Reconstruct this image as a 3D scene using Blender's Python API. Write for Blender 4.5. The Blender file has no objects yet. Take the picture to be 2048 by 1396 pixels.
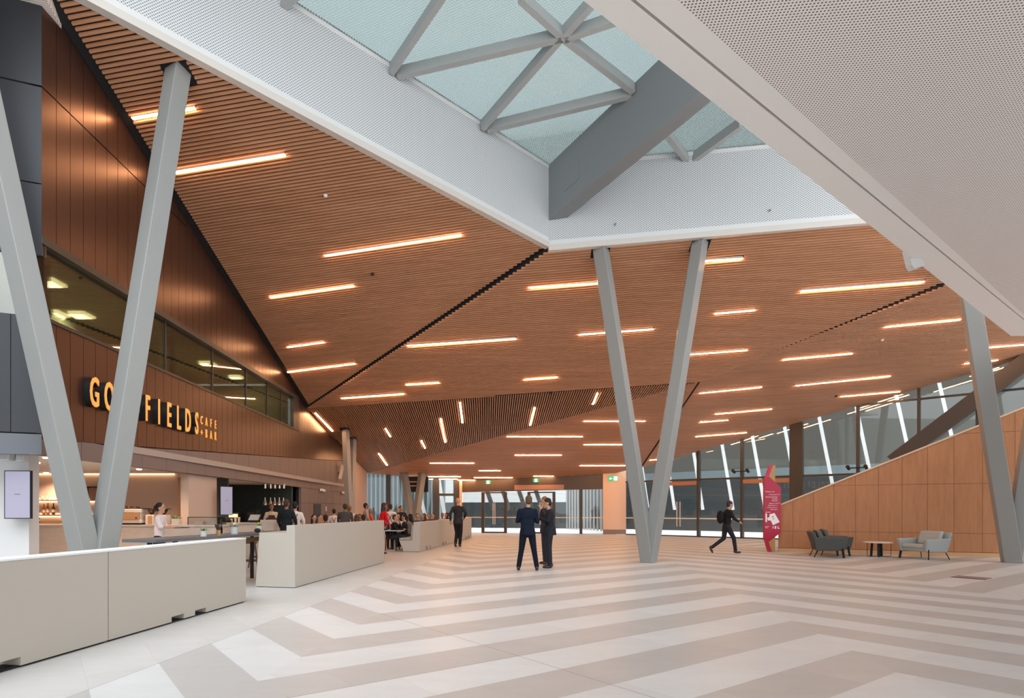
import bpy, bmesh, math, random
from mathutils import Vector, Matrix
random.seed(7)
S = bpy.context.scene
C = bpy.context.collection
# ------------------------------------------------------------------ camera, sky, light, exposure
CAMH = 1.464; FPX = 1199.0; CX = 919.6; HY = 1019.4
cd = bpy.data.cameras.new('camera'); cam = bpy.data.objects.new('camera', cd); C.objects.link(cam)
cd.sensor_width = 36; cd.lens = 36*FPX/2048; cd.shift_x = (1024-CX)/2048; cd.shift_y = (HY-698)/2048
cd.clip_end = 300; cd.clip_start = .05
cam.location = (0, 0, CAMH); cam.rotation_euler = (math.pi/2, 0, 0); S.camera = cam
SKY_TOP, SKY_BACK, SKY_LOW = 2.9, .3, .62
w = bpy.data.worlds.new('sky'); S.world = w; w.use_nodes = True
bgn = w.node_tree.nodes['Background']; bgn.inputs[0].default_value = (.93, .97, 1.0, 1)
_t = w.node_tree; _tc = _t.nodes.new('ShaderNodeTexCoord'); _sp = _t.nodes.new('ShaderNodeSeparateXYZ'); _t.links.new(_tc.outputs['Generated'], _sp.inputs[0])
def _m(op, a, b):                 # overcast sky: brightest overhead, a little brighter behind the camera
    n = _t.nodes.new('ShaderNodeMath'); n.operation = op
    for k, v in enumerate((a, b)):
        if isinstance(v, (int, float)): n.inputs[k].default_value = v
        else: _t.links.new(v, n.inputs[k])
    return n.outputs[0]
_z = _m('MULTIPLY', _m('MAXIMUM', _sp.outputs[2], 0), SKY_TOP); _y = _m('MULTIPLY', _m('MAXIMUM', _m('MULTIPLY', _sp.outputs[1], -1), 0), SKY_BACK)
_t.links.new(_m('ADD', _m('ADD', _z, _y), SKY_LOW), bgn.inputs[1])
S.view_settings.view_transform = 'Standard'; S.view_settings.look = 'None'
S.view_settings.exposure = 0.70; S.view_settings.gamma = 1.0; S.view_settings.use_curve_mapping = False
S.cycles.use_denoising = True; S.cycles.max_bounces = 7; S.cycles.diffuse_bounces = 4; S.cycles.glossy_bounces = 3
S.cycles.transmission_bounces = 4; S.cycles.transparent_max_bounces = 12; S.cycles.sample_clamp_indirect = 4
S.cycles.caustics_reflective = False; S.cycles.caustics_refractive = False
STRIP = 38.0      # brightness of the warm ceiling strips
WARM = (1.0, .51, .23)
# ------------------------------------------------------------------ helpers
def V(*a): return Vector(a)
def at(px, py, Y): return V((px-CX)/FPX*Y, Y, CAMH-(py-HY)/FPX*Y)
def ground(px, py, z=0): return at(px, py, (CAMH-z)*FPX/(py-HY))
PLN = {'a': (11.895, .07772, -.2812), 'b': (13.249, -.00126, -.35507), 'd': (10.776, -.02671, -.23467), 'e': (10.231, .06667, -.24803)}
def ray(n, px, py):
    a, b, c = PLN[n]; k = (px-CX)/FPX; m = (HY-py)/FPX
    return at(px, py, a/(m-b*k-c))
def zon(n, x, y): a, b, c = PLN[n]; return CAMH+a+b*x+c*y
def plane3(p, q, r):
    n = (q-p).cross(r-p); b = -n.x/n.z; c = -n.y/n.z
    return (p.z-CAMH-b*p.x-c*p.y, b, c)
def onwall(P0, P1, px, py=HY):       # pixel column on a vertical plane through P0-P1
    k = (px-CX)/FPX; dx = P1[0]-P0[0]; dy = P1[1]-P0[1]
    t = (k*P0[1]-P0[0])/(dx-k*dy); return at(px, py, P0[1]+t*dy)
class MB:
    def __init__(s): s.v = []; s.f = []; s.m = []
    def face(s, pts, m=0):
        i = len(s.v); s.v += [tuple(p) for p in pts]; s.f.append(tuple(range(i, i+len(pts)))); s.m.append(m)
    def quadbox(s, a, b, m=0):       # a, b: two lists of 4 pts
        i = len(s.v); s.v += [tuple(p) for p in list(a)+list(b)]; n = len(a)
        s.f.append(tuple(range(i, i+n))[::-1]); s.f.append(tuple(range(i+n, i+2*n))); s.m += [m, m]
        for k in range(n):
            j = (k+1) % n; s.f.append((i+k, i+j, i+n+j, i+n+k)); s.m.append(m)
    def box(s, x0, y0, z0, x1, y1, z1, m=0):
        s.quadbox([(x0,y0,z0),(x1,y0,z0),(x1,y1,z0),(x0,y1,z0)], [(x0,y0,z1),(x1,y0,z1),(x1,y1,z1),(x0,y1,z1)], m)
    def cbox(s, c, sx, sy, sz, rz=0, m=0):   # base-centred box turned about z
        c = Vector(c); cs, sn = math.cos(rz), math.sin(rz)
        q = [V(cs*x-sn*y, sn*x+cs*y, 0) for x, y in ((-sx/2,-sy/2),(sx/2,-sy/2),(sx/2,sy/2),(-sx/2,sy/2))]
        s.quadbox([c+p for p in q], [c+p+V(0,0,sz) for p in q], m)
    def prism(s, pts, d, m=0): d = Vector(d); s.quadbox([Vector(p) for p in pts], [Vector(p)+d for p in pts], m)
    def bar(s, p, q, w_, h, up=(0,0,1), m=0, off=0):
        p = Vector(p); q = Vector(q); d = (q-p).normalized(); up = Vector(up)
        sd = d.cross(up).normalized(); u = sd.cross(d).normalized(); o = u*off
        r = [sd*x*w_/2+u*y*h/2+o for x, y in ((-1,-1),(1,-1),(1,1),(-1,1))]
        s.quadbox([p+k for k in r], [q+k for k in r], m)
    def tube(s, p, q, r0, r1=None, n=10, m=0):
        p = Vector(p); q = Vector(q); r1 = r0 if r1 is None else r1; d = (q-p).normalized()
        a = d.orthogonal().normalized(); b = d.cross(a)
        R = [a*math.cos(2*math.pi*k/n)+b*math.sin(2*math.pi*k/n) for k in range(n)]
        s.quadbox([p+k*r0 for k in R], [q+k*r1 for k in R], m)
    def path(s, pts, r, n=8, m=0):
        for a, b in zip(pts, pts[1:]): s.tube(a, b, r, n=n, m=m)
    def lathe(s, c, prof, n=20, m=0):        # prof: (r, z)
        c = Vector(c); i = len(s.v)
        for r, z in prof:
            for k in range(n): s.v.append((c.x+r*math.cos(2*math.pi*k/n), c.y+r*math.sin(2*math.pi*k/n), c.z+z))
        for j in range(len(prof)-1):
            for k in range(n):
                k2 = (k+1) % n; s.f.append((i+j*n+k, i+j*n+k2, i+(j+1)*n+k2, i+(j+1)*n+k)); s.m.append(m)
        s.f.append(tuple(i+k for k in range(n))[::-1]); s.m.append(m)
        s.f.append(tuple(i+(len(prof)-1)*n+k for k in range(n))); s.m.append(m)
    def ell(s, c, rx, ry, rz, n=12, k=8, m=0, rot=None):
        c = Vector(c); i = len(s.v); R = rot or Matrix.Identity(3)
        s.v.append(tuple(c+R@V(0,0,-rz)))
        for j in range(1, k):
            t = -math.pi/2+math.pi*j/k
            for q in range(n):
                a = 2*math.pi*q/n; s.v.append(tuple(c+R@V(rx*math.cos(t)*math.cos(a), ry*math.cos(t)*math.sin(a), rz*math.sin(t))))
        s.v.append(tuple(c+R@V(0,0,rz))); top = len(s.v)-1
        for q in range(n):
            q2 = (q+1) % n; s.f.append((i, i+1+q2, i+1+q)); s.m.append(m)
            s.f.append((top, i+1+(k-2)*n+q, i+1+(k-2)*n+q2)); s.m.append(m)
            for j in range(k-2): s.f.append((i+1+j*n+q, i+1+j*n+q2, i+1+(j+1)*n+q2, i+1+(j+1)*n+q)); s.m.append(m)
    def build(s, name, mats, parent=None, smooth=False, bevel=0, origin=None):
        me = bpy.data.meshes.new(name)
        o = bpy.data.objects.new(name, me); C.objects.link(o)
        vv = s.v
        if parent is not None:
            inv = world_of(parent).inverted(); vv = [tuple(inv@Vector(p)) for p in vv]; o.parent = parent
        elif origin is not None:
            og = Vector(origin); vv = [tuple(Vector(p)-og) for p in vv]; o.location = og
        me.from_pydata(vv, [], s.f)
        mats = mats if isinstance(mats, (list, tuple)) else [mats]
        for q in mats: me.materials.append(q)
        for p, q in zip(me.polygons, s.m): p.material_index = q
        if smooth:
            for p in me.polygons: p.use_smooth = True
        bm = bmesh.new(); bm.from_mesh(me)
        if smooth or bevel: bmesh.ops.remove_doubles(bm, verts=bm.verts, dist=1e-5)
        bmesh.ops.recalc_face_normals(bm, faces=bm.faces); bm.to_mesh(me); bm.free()
        if bevel:
            b = o.modifiers.new('bevel', 'BEVEL'); b.width = bevel; b.segments = 2; b.limit_method = 'ANGLE'
        return o
def world_of(o):
    M = Matrix.LocRotScale(o.location, o.rotation_euler, o.scale)
    return world_of(o.parent)@M if o.parent else M
def tag(o, label, cat, group=None, kind=None):
    o['label'] = label; o['category'] = cat
    if group: o['group'] = group
    if kind: o['kind'] = kind
    return o
def thing(name, loc, label, cat, rz=0, group=None):
    o = bpy.data.objects.new(name, None); C.objects.link(o); o.location = loc; o.rotation_euler = (0, 0, rz)
    o.empty_display_size = .1
    return tag(o, label, cat, group)
def struct(o): o['kind'] = 'structure'; return o
def dup(root, loc=None, rz=None, label=None, group=None):
    r = root.copy(); C.objects.link(r)
    if loc is not None: r.location = loc
    if rz is not None: r.rotation_euler = (0, 0, rz)
    if label: r['label'] = label
    if group: r['group'] = group
    for ch in root.children:
        c = ch.copy(); C.objects.link(c); c.parent = r
        for g in ch.children:
            d = g.copy(); C.objects.link(d); d.parent = c
    return r
# ------------------------------------------------------------------ materials
def mat(name, col, rough=.5, metal=0, spec=.5, emit=None, es=0, alpha=1, trans=0):
    m = bpy.data.materials.new(name); m.use_nodes = True; b = m.node_tree.nodes['Principled BSDF']
    b.inputs['Base Color'].default_value = (*col, 1); b.inputs['Roughness'].default_value = rough
    b.inputs['Metallic'].default_value = metal; b.inputs['Specular IOR Level'].default_value = spec
    if emit: b.inputs['Emission Color'].default_value = (*emit, 1); b.inputs['Emission Strength'].default_value = es
    if trans: b.inputs['Transmission Weight'].default_value = trans
    return m
class NT:                       # tiny node helper
    def __init__(s, m): s.t = m.node_tree; s.b = s.t.nodes['Principled BSDF']
    def n(s, ty, **k):
        x = s.t.nodes.new(ty)
        for a, b in k.items(): setattr(x, a, b)
        return x
    def l(s, a, b): s.t.links.new(a, b)
    def val(s, x, sock):
        if isinstance(x, (int, float)): sock.default_value = x
        else: s.l(x, sock)
    def M(s, op, a, b=None, c=None):
        x = s.n('ShaderNodeMath', operation=op); s.val(a, x.inputs[0])
        if b is not None: s.val(b, x.inputs[1])
        if c is not None: s.val(c, x.inputs[2])
        return x.outputs[0]
    def mix(s, f, a, b):
        x = s.n('ShaderNodeMix', data_type='RGBA'); s.val(f, x.inputs[0])
        for v_, k in ((a, 6), (b, 7)):
            if isinstance(v_, tuple): x.inputs[k].default_value = (*v_, 1)
            else: s.l(v_, x.inputs[k])
        return x.outputs[2]
    def xyz(s, rot=0, kind='Object'):
        tc = s.n('ShaderNodeTexCoord'); o = tc.outputs[kind]
        if rot:
            mp = s.n('ShaderNodeMapping'); mp.inputs['Rotation'].default_value = (0, 0, rot); s.l(o, mp.inputs[0]); o = mp.outputs[0]
        sp = s.n('ShaderNodeSeparateXYZ'); s.l(o, sp.inputs[0]); return sp.outputs[0], sp.outputs[1], sp.outputs[2]
    def noise(s, scale, detail=3, vec=None, sc=None, rough=.5):
        x = s.n('ShaderNodeTexNoise'); x.inputs['Scale'].default_value = scale; x.inputs['Detail'].default_value = detail
        x.inputs['Roughness'].default_value = rough
        tc = s.n('ShaderNodeTexCoord'); v_ = vec or tc.outputs['Object']
        if sc:
            mp = s.n('ShaderNodeMapping'); mp.inputs['Scale'].default_value = sc; s.l(v_, mp.inputs[0]); v_ = mp.outputs[0]
        s.l(v_, x.inputs[0]); return x.outputs[0]
    def comb(s, x, y, z):
        c = s.n('ShaderNodeCombineXYZ')
        for q, i in ((x, 0), (y, 1), (z, 2)): s.val(q, c.inputs[i])
        return c.outputs[0]
def woodmat(name, c0, c1, sc, rough=.5, scale=1.0, spec=.3):
    m = mat(name, c0, rough, spec=spec); t = NT(m); f = t.noise(scale, 5, sc=sc, rough=.65)
    t.l(t.mix(t.M('MULTIPLY_ADD', f, 2.2, -.6), c0, c1), t.b.inputs['Base Color']); return m
TH = math.radians(-34.796); GX, GY, GW = -1.878, 4.287, .6
def floormat():
    m = mat('stone_tiles', (.6, .58, .57), .38, spec=.35); t = NT(m); x, y, z = t.xyz()
    dx = t.M('SUBTRACT', x, GX); dy = t.M('SUBTRACT', y, GY); cs, sn = math.cos(TH)/GW, math.sin(TH)/GW
    u = t.M('SUBTRACT', t.M('MULTIPLY', dx, cs), t.M('MULTIPLY', dy, sn))
    v = t.M('ADD', t.M('MULTIPLY', dx, sn), t.M('MULTIPLY', dy, cs))
    d = t.M('SUBTRACT', u, v)
    def pick(c, a, b): return t.M('ADD', t.M('MULTIPLY', c, a), t.M('MULTIPLY', t.M('SUBTRACT', 1, c), b))
    inA = t.M('MULTIPLY', t.M('GREATER_THAN', d, 0), t.M('LESS_THAN', d, 13)); inR = t.M('GREATER_THAN', d, 23)
    usev = t.M('MAXIMUM', inA, inR)
    us = t.M('SUBTRACT', u, t.M('MULTIPLY', t.M('GREATER_THAN', d, 6.5), 13))
    s_ = pick(usev, v, us); tq = pick(usev, us, v)          # across, along the band
    band = t.M('FLOOR', s_); par = t.M('FLOORED_MODULO', band, 2)   # 0 dark, 1 light
    tile = t.M('FLOOR', t.M('ADD', t.M('MULTIPLY', tq, .5), t.M('MULTIPLY', band, .37)))
    wn = t.n('ShaderNodeTexWhiteNoise', noise_dimensions='3D'); t.l(t.comb(band, tile, usev), wn.inputs[0]); rnd = wn.outputs[0]
    vv = t.comb(t.M('ADD', x, t.M('MULTIPLY', rnd, 40)), y, 0)
    n1 = t.noise(1.3, 6, vec=vv, sc=(1, 2.6, 1), rough=.68); n2 = t.noise(7, 5, vec=vv, sc=(1, 2.2, 1), rough=.7)
    col = t.mix(par, (.435, .428, .424), (.575, .588, .598))
    border = t.M('LESS_THAN', d, -2.9)
    col = t.mix(border, col, (.51, .508, .505))
    va = t.M('ADD', t.M('ADD', .80, t.M('MULTIPLY', n1, .24)), t.M('ADD', t.M('MULTIPLY', n2, .12), t.M('MULTIPLY', rnd, .07)))
    hs = t.n('ShaderNodeVectorMath', operation='SCALE'); t.l(col, hs.inputs[0]); t.l(va, hs.inputs[3]); col = hs.outputs[0]
    # joints
    fu = t.M('ABSOLUTE', t.M('SUBTRACT', t.M('FRACT', t.M('ADD', s_, .5)), .5))
    fa = t.M('FRACT', t.M('ADD', t.M('MULTIPLY', tq, .5), t.M('MULTIPLY', band, .37)))
    fb = t.M('MULTIPLY', t.M('ABSOLUTE', t.M('SUBTRACT', t.M('FRACT', t.M('ADD', fa, .5)), .5)), 2)
    j = t.M('LESS_THAN', t.M('MINIMUM', fu, fb), .0045)
    def near(q, val): return t.M('LESS_THAN', t.M('ABSOLUTE', t.M('SUBTRACT', q, val)), .008)
    ctl = t.M('MAXIMUM', t.M('MAXIMUM', t.M('MULTIPLY', near(v, 0), inA), t.M('MULTIPLY', near(u, 5), t.M('LESS_THAN', v, 5))), near(d, -2.9))
    col = t.mix(t.M('MULTIPLY', j, .22), col, (.30, .27, .25)); col = t.mix(t.M('MULTIPLY', ctl, .75), col, (.16, .12, .1))
    t.l(col, t.b.inputs['Base Color'])
    t.l(t.M('MULTIPLY_ADD', n2, .25, .28), t.b.inputs['Roughness'])
    return m
def perfmat(name, base, hole, pitch, r, rot=0, axes='xy', stag=True, rough=.6):
    m = mat(name, base, rough, spec=.2); t = NT(m); X, Y, Z = t.xyz()
    c, s_ = math.cos(rot), math.sin(rot)
    if axes == 'xy':
        a = t.M('ADD', t.M('MULTIPLY', X, c), t.M('MULTIPLY', Y, s_)); b = t.M('SUBTRACT', t.M('MULTIPLY', Y, c), t.M('MULTIPLY', X, s_))
    else:
        a = t.M('ADD', t.M('MULTIPLY', X, c), t.M('MULTIPLY', Y, s_)); b = Z
    a = t.M('DIVIDE', a, pitch); b = t.M('DIVIDE', b, pitch*(.5 if stag else 1))
    if stag: a = t.M('ADD', a, t.M('MULTIPLY', t.M('FLOORED_MODULO', t.M('FLOOR', b), 2), .5))
    fa = t.M('MULTIPLY', t.M('SUBTRACT', t.M('FRACT', a), .5), pitch); fb = t.M('MULTIPLY', t.M('SUBTRACT', t.M('FRACT', b), .5), pitch*(.5 if stag else 1))
    dd = t.M('SQRT', t.M('ADD', t.M('MULTIPLY', fa, fa), t.M('MULTIPLY', fb, fb)))
    t.l(t.mix(t.M('LESS_THAN', dd, r), base, hole), t.b.inputs['Base Color']); return m
def glassmat(name, tint, refl=.12, frit=None, rough=.02):
    m = bpy.data.materials.new(name); m.use_nodes = True; t = NT(m); nt = m.node_tree
    out = nt.nodes['Material Output']; tr = t.n('ShaderNodeBsdfTransparent'); tr.inputs[0].default_value = (*tint, 1)
    gl = t.n('ShaderNodeBsdfGlossy'); gl.inputs['Roughness'].default_value = rough
    lw = t.n('ShaderNodeLayerWeight'); lw.inputs[0].default_value = .25
    mx = t.n('ShaderNodeMixShader'); t.l(t.M('ADD', t.M('MULTIPLY', lw.outputs['Fresnel'], .6), refl), mx.inputs[0])
    sh = tr.outputs[0]
    if frit:
        X, Y, Z = t.xyz(.4); fx = t.M('SUBTRACT', t.M('FRACT', t.M('DIVIDE', X, frit)), .5)
        b = t.M('DIVIDE', Y, frit); fx = t.M('SUBTRACT', t.M('FRACT', t.M('ADD', t.M('DIVIDE', X, frit), t.M('MULTIPLY', t.M('FLOORED_MODULO', t.M('FLOOR', b), 2), .5))), .5)
        fy = t.M('SUBTRACT', t.M('FRACT', b), .5)
        dd = t.M('SQRT', t.M('ADD', t.M('MULTIPLY', fx, fx), t.M('MULTIPLY', fy, fy)))
        df = t.n('ShaderNodeBsdfTranslucent'); df.inputs[0].default_value = (.40, .43, .43, 1)
        m2 = t.n('ShaderNodeMixShader'); t.l(t.M('LESS_THAN', dd, .34), m2.inputs[0]); t.l(sh, m2.inputs[1]); t.l(df.outputs[0], m2.inputs[2]); sh = m2.outputs[0]
    t.l(sh, mx.inputs[1]); t.l(gl.outputs[0], mx.inputs[2]); t.l(mx.outputs[0], out.inputs[0]); return m
m_floor = floormat()
m_slat = woodmat('timber_slats', (.62, .315, .175), (.46, .215, .11), (.25, 6, 6), .5, 1.2)
m_black = mat('black_backing', (.012, .012, .014), .8)
m_strip = mat('warm_light', (1, 1, 1), .5, emit=WARM, es=STRIP)
m_steel = mat('grey_painted_steel', (.29, .295, .287), .42, spec=.4)
m_steel2 = mat('dark_grey_steel', (.22, .235, .245), .42, spec=.4)
m_white = mat('white_paint', (.70, .70, .70), .6)
m_cream = mat('cream_trim', (.62, .58, .54), .6)
m_perf = perfmat('perforated_white', (.93, .875, .835), (.20, .115, .09), .045, .0085, rot=math.radians(37.7))
m_perf2 = perfmat('perforated_upstand', (.66, .68, .70), (.20, .20, .21), .06, .0125, rot=math.radians(40), axes='xz')
m_sky = glassmat('fritted_glass', (.35, .39, .385), .04, frit=.055)
m_glass = glassmat('clear_glass', (.90, .93, .93), .05)
m_glassd = glassmat('dark_glass', (.55, .57, .50), .20)
m_bronze = mat('bronze_panels', (.088, .045, .034), .33, metal=.6, spec=.5)
m_bronze2 = mat('dark_panels', (.035, .038, .045), .4, metal=.2)
m_fascia = mat('brown_fascia', (.20, .15, .14), .5)
m_dark = mat('dark_brown_metal', (.045, .036, .03), .45)
m_beige = mat('beige_laminate', (.475, .435, .38), .45, spec=.35)
m_marble = woodmat('pale_marble', (.62, .55, .49), (.50, .42, .36), (1, 1, 3), .35, 1.5)
m_ply = None
def plymat():
    m = mat('hoop_pine_panels', (.55, .24, .11), .5, spec=.25); t = NT(m)
    n1 = t.noise(3.0, 6, sc=(3, 3, .35), rough=.7); n2 = t.noise(.9, 2)
    c = t.mix(t.M('MULTIPLY_ADD', n1, 2.4, -.7), (.51, .24, .115), (.38, .155, .07)); c = t.mix(t.M('MULTIPLY', n2, .5), c, (.44, .21, .10))
    t.l(c, t.b.inputs['Base Color']); return m
m_ply = plymat()
# ------------------------------------------------------------------ floor
f = MB(); f.box(-30, -14, -.2, 45, 60, 0); struct(f.build('floor', m_floor))
# ------------------------------------------------------------------ timber ceilings
CW0 = V(-6.97, 9.99, 0); CW1 = V(-6.49, 25.3, 0); CW2 = V(-5.70, 37.0, 0)
PA = ray('a', 1097, 494); PB = ray('a', 612, 817); PC = ray('b', 1402, 765); PD = ray('d', 735, 947); PE = ray('e', 1282, 936)
PLN['c'] = plane3(PB, PC, PD)
AP = ray('a', 45, -68)
E1 = ray('b', 1740, 445); SE = ray('b', 1890, 565)
def xline(p, q, r, s_):
    d = q-p; e = s_-r; t = ((r.x-p.x)*e.y-(r.y-p.y)*e.x)/(d.x*e.y-d.y*e.x); return p+d*t
SE = xline(PC, SE, PA, E1); E1 = V(SE.x, SE.y, 0); W2 = V(PA.x, PA.y, 0)+(V(E1.x, E1.y, 0)-V(PA.x, PA.y, 0))*1.9
G1 = ray('e', 2048, 718); GW1 = PE+(G1-PE)*1.35
DA = ray('d', 925, 962); DB = ray('d', 1225, 948)
facets = {
 'a': ([AP, PB, PA], (1, -.092)), 'b': ([PB, PC, SE, PA], (1, -.12)),
 'c': ([PB, PD, PC], (.045, 1)), 'd': ([PD, DA, DB, PE, PC], (1, -.084)), 'e': ([PC, PE, GW1, W2, SE], (1, -.057))}
strips = {
 'a': [(265,236,390,215),(350,344,570,309),(650,511,923,469),(540,594,708,571),(575,694,648,684),(575,744,710,727)],
 'b': [(815,691,1032,677),(1058,575,1208,565),(1158,669,1307,658),(1602,582,1848,563),(1402,522,1485,517),(1430,627,1510,620),(1375,709,1494,700),(1048,759,1115,754),(812,769,878,765),(683,796,808,787)],
 'c': [(631,826,665,862),(771,857,781,873),(881,837,891,884),(920,805,925,845),(1195,786,1186,808),(1069,815,1060,850),(843,881,850,896),(758,907,774,930)],
 'd': [(1014,873,1165,873),(1168,842,1290,842),(1168,889,1262,889),(1030,910,1123,910),(1160,931,1252,931),(860,926,948,926),(958,941,1001,941),(948,955,1025,955),(1067,952,1107,952),(812,953,836,953),(855,953,921,953),(858,958,915,958),(916,960,950,960)],
 'e': [(1770,654,1920,639),(1567,719,1704,707),(1592,771,1780,752),(1682,793,1799,783),(1400,786,1523,774),(1431,828,1543,818),(1401,844,1456,840),(1392,873,1493,865),(1300,920,1335,917),(1940,697,2060,688),(1930,727,1995,720)]}
cols = {'v2': [('b', 1201, 503), ('b', 1401, 489)], 'v1': [('a', 357, 150)], 'v4': [('c', 691, 859), ('c', 706, 878)], 'v5': [('d', 808, 948), ('d', 845, 948)], 'v3': [('e', 1950, 600)]}
cuts = {k: [] for k in 'abcde'}
for v_ in cols.values():
    for n, px, py in v_: cuts[n].append(ray(n, px, py))
def clip(poly, nx, ny, t0):          # interval(s) of line n.p=t0 inside poly, param along tangent
    tx, ty = ny, -nx; xs = []
    for i in range(len(poly)):
        a = poly[i]; b = poly[(i+1) % len(poly)]; da = nx*a.x+ny*a.y-t0; db = nx*b.x+ny*b.y-t0
        if (da < 0) != (db < 0):
            q = da/(da-db); xs.append(tx*(a.x+(b.x-a.x)*q)+ty*(a.y+(b.y-a.y)*q))
    xs.sort(); return [(xs[i], xs[i+1]) for i in range(0, len(xs)-1, 2)]
STR3 = []
for key, (poly, dr) in facets.items():
    dv = V(dr[0], dr[1], 0).normalized(); nx, ny = -dv.y, dv.x; tx, ty = ny, -nx
    blk = []
    for (x0, y0, x1, y1) in strips[key]:
        p = ray(key, x0, y0); q = ray(key, x1, y1); STR3.append((key, p, q, x0, y0))
        tn = nx*(p.x+q.x)/2+ny*(p.y+q.y)/2; ta, tb = sorted((tx*p.x+ty*p.y, tx*q.x+ty*q.y)); blk.append((tn, .06, ta-.02, tb+.02))
    for p in cuts[key]: blk.append((nx*p.x+ny*p.y, .22, tx*p.x+ty*p.y-.26, tx*p.x+ty*p.y+.26))
    mb = MB(); zb = .052
    ts = [nx*p.x+ny*p.y for p in poly]; t0 = min(ts)+.05; pitch = .0935; hw = .0185; hh = .042
    def z3(a, t): x = tx*a+nx*t; y = ty*a+ny*t; return (x, y, zon(key, x, y))
    while t0 < max(ts):
        for a, b in clip(poly, nx, ny, t0):
            a += .2 if key == 'a' else .05; b -= .15 if key == 'a' else .05; segs = [(a, b)]
            for tn, wd, ba, bb in blk:
                if abs(t0-tn) < wd:
                    segs = [s2 for s1 in segs for s2 in ((s1[0], min(s1[1], ba)), (max(s1[0], bb), s1[1])) if s2[1]-s2[0] > .03]
            for a1, b1 in segs:
                if b1-a1 < .04: continue
                A = [z3(a1, t0-hw), z3(a1, t0+hw)]; B = [z3(b1, t0-hw), z3(b1, t0+hw)]
                mb.quadbox([A[0], A[1], V(*A[1])+V(0,0,hh), V(*A[0])+V(0,0,hh)], [B[0], B[1], V(*B[1])+V(0,0,hh), V(*B[0])+V(0,0,hh)], 0)
        t0 += pitch
    bk = [V(p.x, p.y, zon(key, p.x, p.y)+zb) for p in poly]
    mb.prism(bk, (0, 0, .12), 1)
    struct(mb.build('ceiling', [m_slat, m_black]))
sl = {'a': 'over the cafe front', 'b': 'on the high central ceiling', 'c': 'on the dark-gapped ceiling triangle', 'd': 'on the low rear ceiling', 'e': 'on the right-hand ceiling'}
# ------------------------------------------------------------------ ceiling light strips
ORD = ['first', 'second', 'third', 'fourth', 'fifth', 'sixth', 'seventh', 'eighth', 'ninth', 'tenth', 'eleventh', 'twelfth', 'thirteenth']
bykey = {}
for s_ in STR3: bykey.setdefault(s_[0], []).append(s_)
m_can = mat('light_channel', (.75, .6, .5), .5)
for key, L in bykey.items():
    L.sort(key=lambda s_: s_[4])
    for i, (k_, p, q, px, py) in enumerate(L):
        n_ = (q-p).length; up = V(0, 0, 1); c_ = (p+q)/2
        word = 'long' if n_ > 2.9 else 'short' if n_ < 1.7 else 'medium-length'
        t = thing('ceiling_light', c_+V(0,0,.02), f'{word} warm strip light {sl[key]}, {ORD[i]} from the top', 'ceiling light', group='strip lights in the timber ceilings')
        a = MB(); a.bar(p+V(0,0,.03), q+V(0,0,.03), .072, .07); a.build('housing', m_can, t)
        a = MB(); a.bar(p-V(0,0,.012), q-V(0,0,.012), .07, .02); a.build('diffuser', m_strip, t)
# ------------------------------------------------------------------ skylight well
d1 = (AP-PA); d1.z = 0; d1.normalize(); d2 = (E1-PA); d2.z = 0; d2.normalize()
S1e = PA+d1*16; S2e = PA+d2*16
gA = at(1093, 330, PA.y); gA.x = PA.x
gB = onwall(PA, AP, 580, 0); gC = onwall(PA, E1, 1530, 290)
PLN['g'] = plane3(gA, gB, gC)
def upst(P0, P1, key, side):
    a = MB(); nrm = V(-(P1-P0).y, (P1-P0).x, 0).normalized()*side     # away from the well
    N = 12; pts = [P0.lerp(P1, i/N) for i in range(N+1)]
    bot = [V(p.x, p.y, max(zon(key, p.x, p.y), 3)) for p in pts]; top = [V(p.x, p.y, zon('g', p.x, p.y)+.02) for p in pts]
    for i in range(N):
        a.quadbox([bot[i]+V(0,0,.26), bot[i+1]+V(0,0,.26), bot[i+1]+V(0,0,.26)+nrm*.12, bot[i]+V(0,0,.26)+nrm*.12],
                  [top[i]+V(0,0,-.12), top[i+1]+V(0,0,-.12), top[i+1]+V(0,0,-.12)+nrm*.12, top[i]+V(0,0,-.12)+nrm*.12], 0)
    for i in range(N):
        for lo, hi, base, ml in ((-.03, .12, bot, 2), (.12, .26, bot, 1), (-.12, .03, top, 1)):
            o1 = nrm*(-.05 if ml == 2 else -.012)
            a.quadbox([base[i]+V(0,0,lo)+o1, base[i+1]+V(0,0,lo)+o1, base[i+1]+V(0,0,lo)+nrm*.12, base[i]+V(0,0,lo)+nrm*.12],
                      [base[i]+V(0,0,hi)+o1, base[i+1]+V(0,0,hi)+o1, base[i+1]+V(0,0,hi)+nrm*.12, base[i]+V(0,0,hi)+nrm*.12], ml)
    return a
o = struct(upst(PA, S1e, 'a', -1).build('wall_skylight_left', [m_perf2, m_white, m_cream]))
o = struct(upst(PA, S2e, 'b', 1).build('wall_skylight_rear', [m_perf2, m_white, m_cream]))
Fc = S1e+(S2e-PA)
gp = [V(p.x, p.y, zon('g', p.x, p.y)) for p in (PA, S1e, Fc, S2e)]
a = MB(); a.prism(gp, (0, 0, .03)); win = struct(a.build('window_1', m_sky))
m_barl = mat('skylight_bars', (.36, .375, .375), .45)
gn = V(-PLN['g'][1], -PLN['g'][2], 1).normalized()
def gl(px, py): return ray('g', px, py)
for (x0, y0, x1, y1) in [(783,130,900,-45),(795,137,1122,60),(1128,62,1040,-18),(1128,55,1230,-60),(1128,62,1330,-8),(965,243,1122,60),(975,246,1262,176),(1128,62,1265,168),(1330,253,1374,310),(1385,308,1480,238),(560,0,640,-60)]:
    p = gl(x0, y0); q = gl(x1, y1); a = MB(); a.bar(p-gn*.13, q-gn*.13, .13, .26, up=gn); o = a.build('glazing_bar', m_barl, win)
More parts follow.
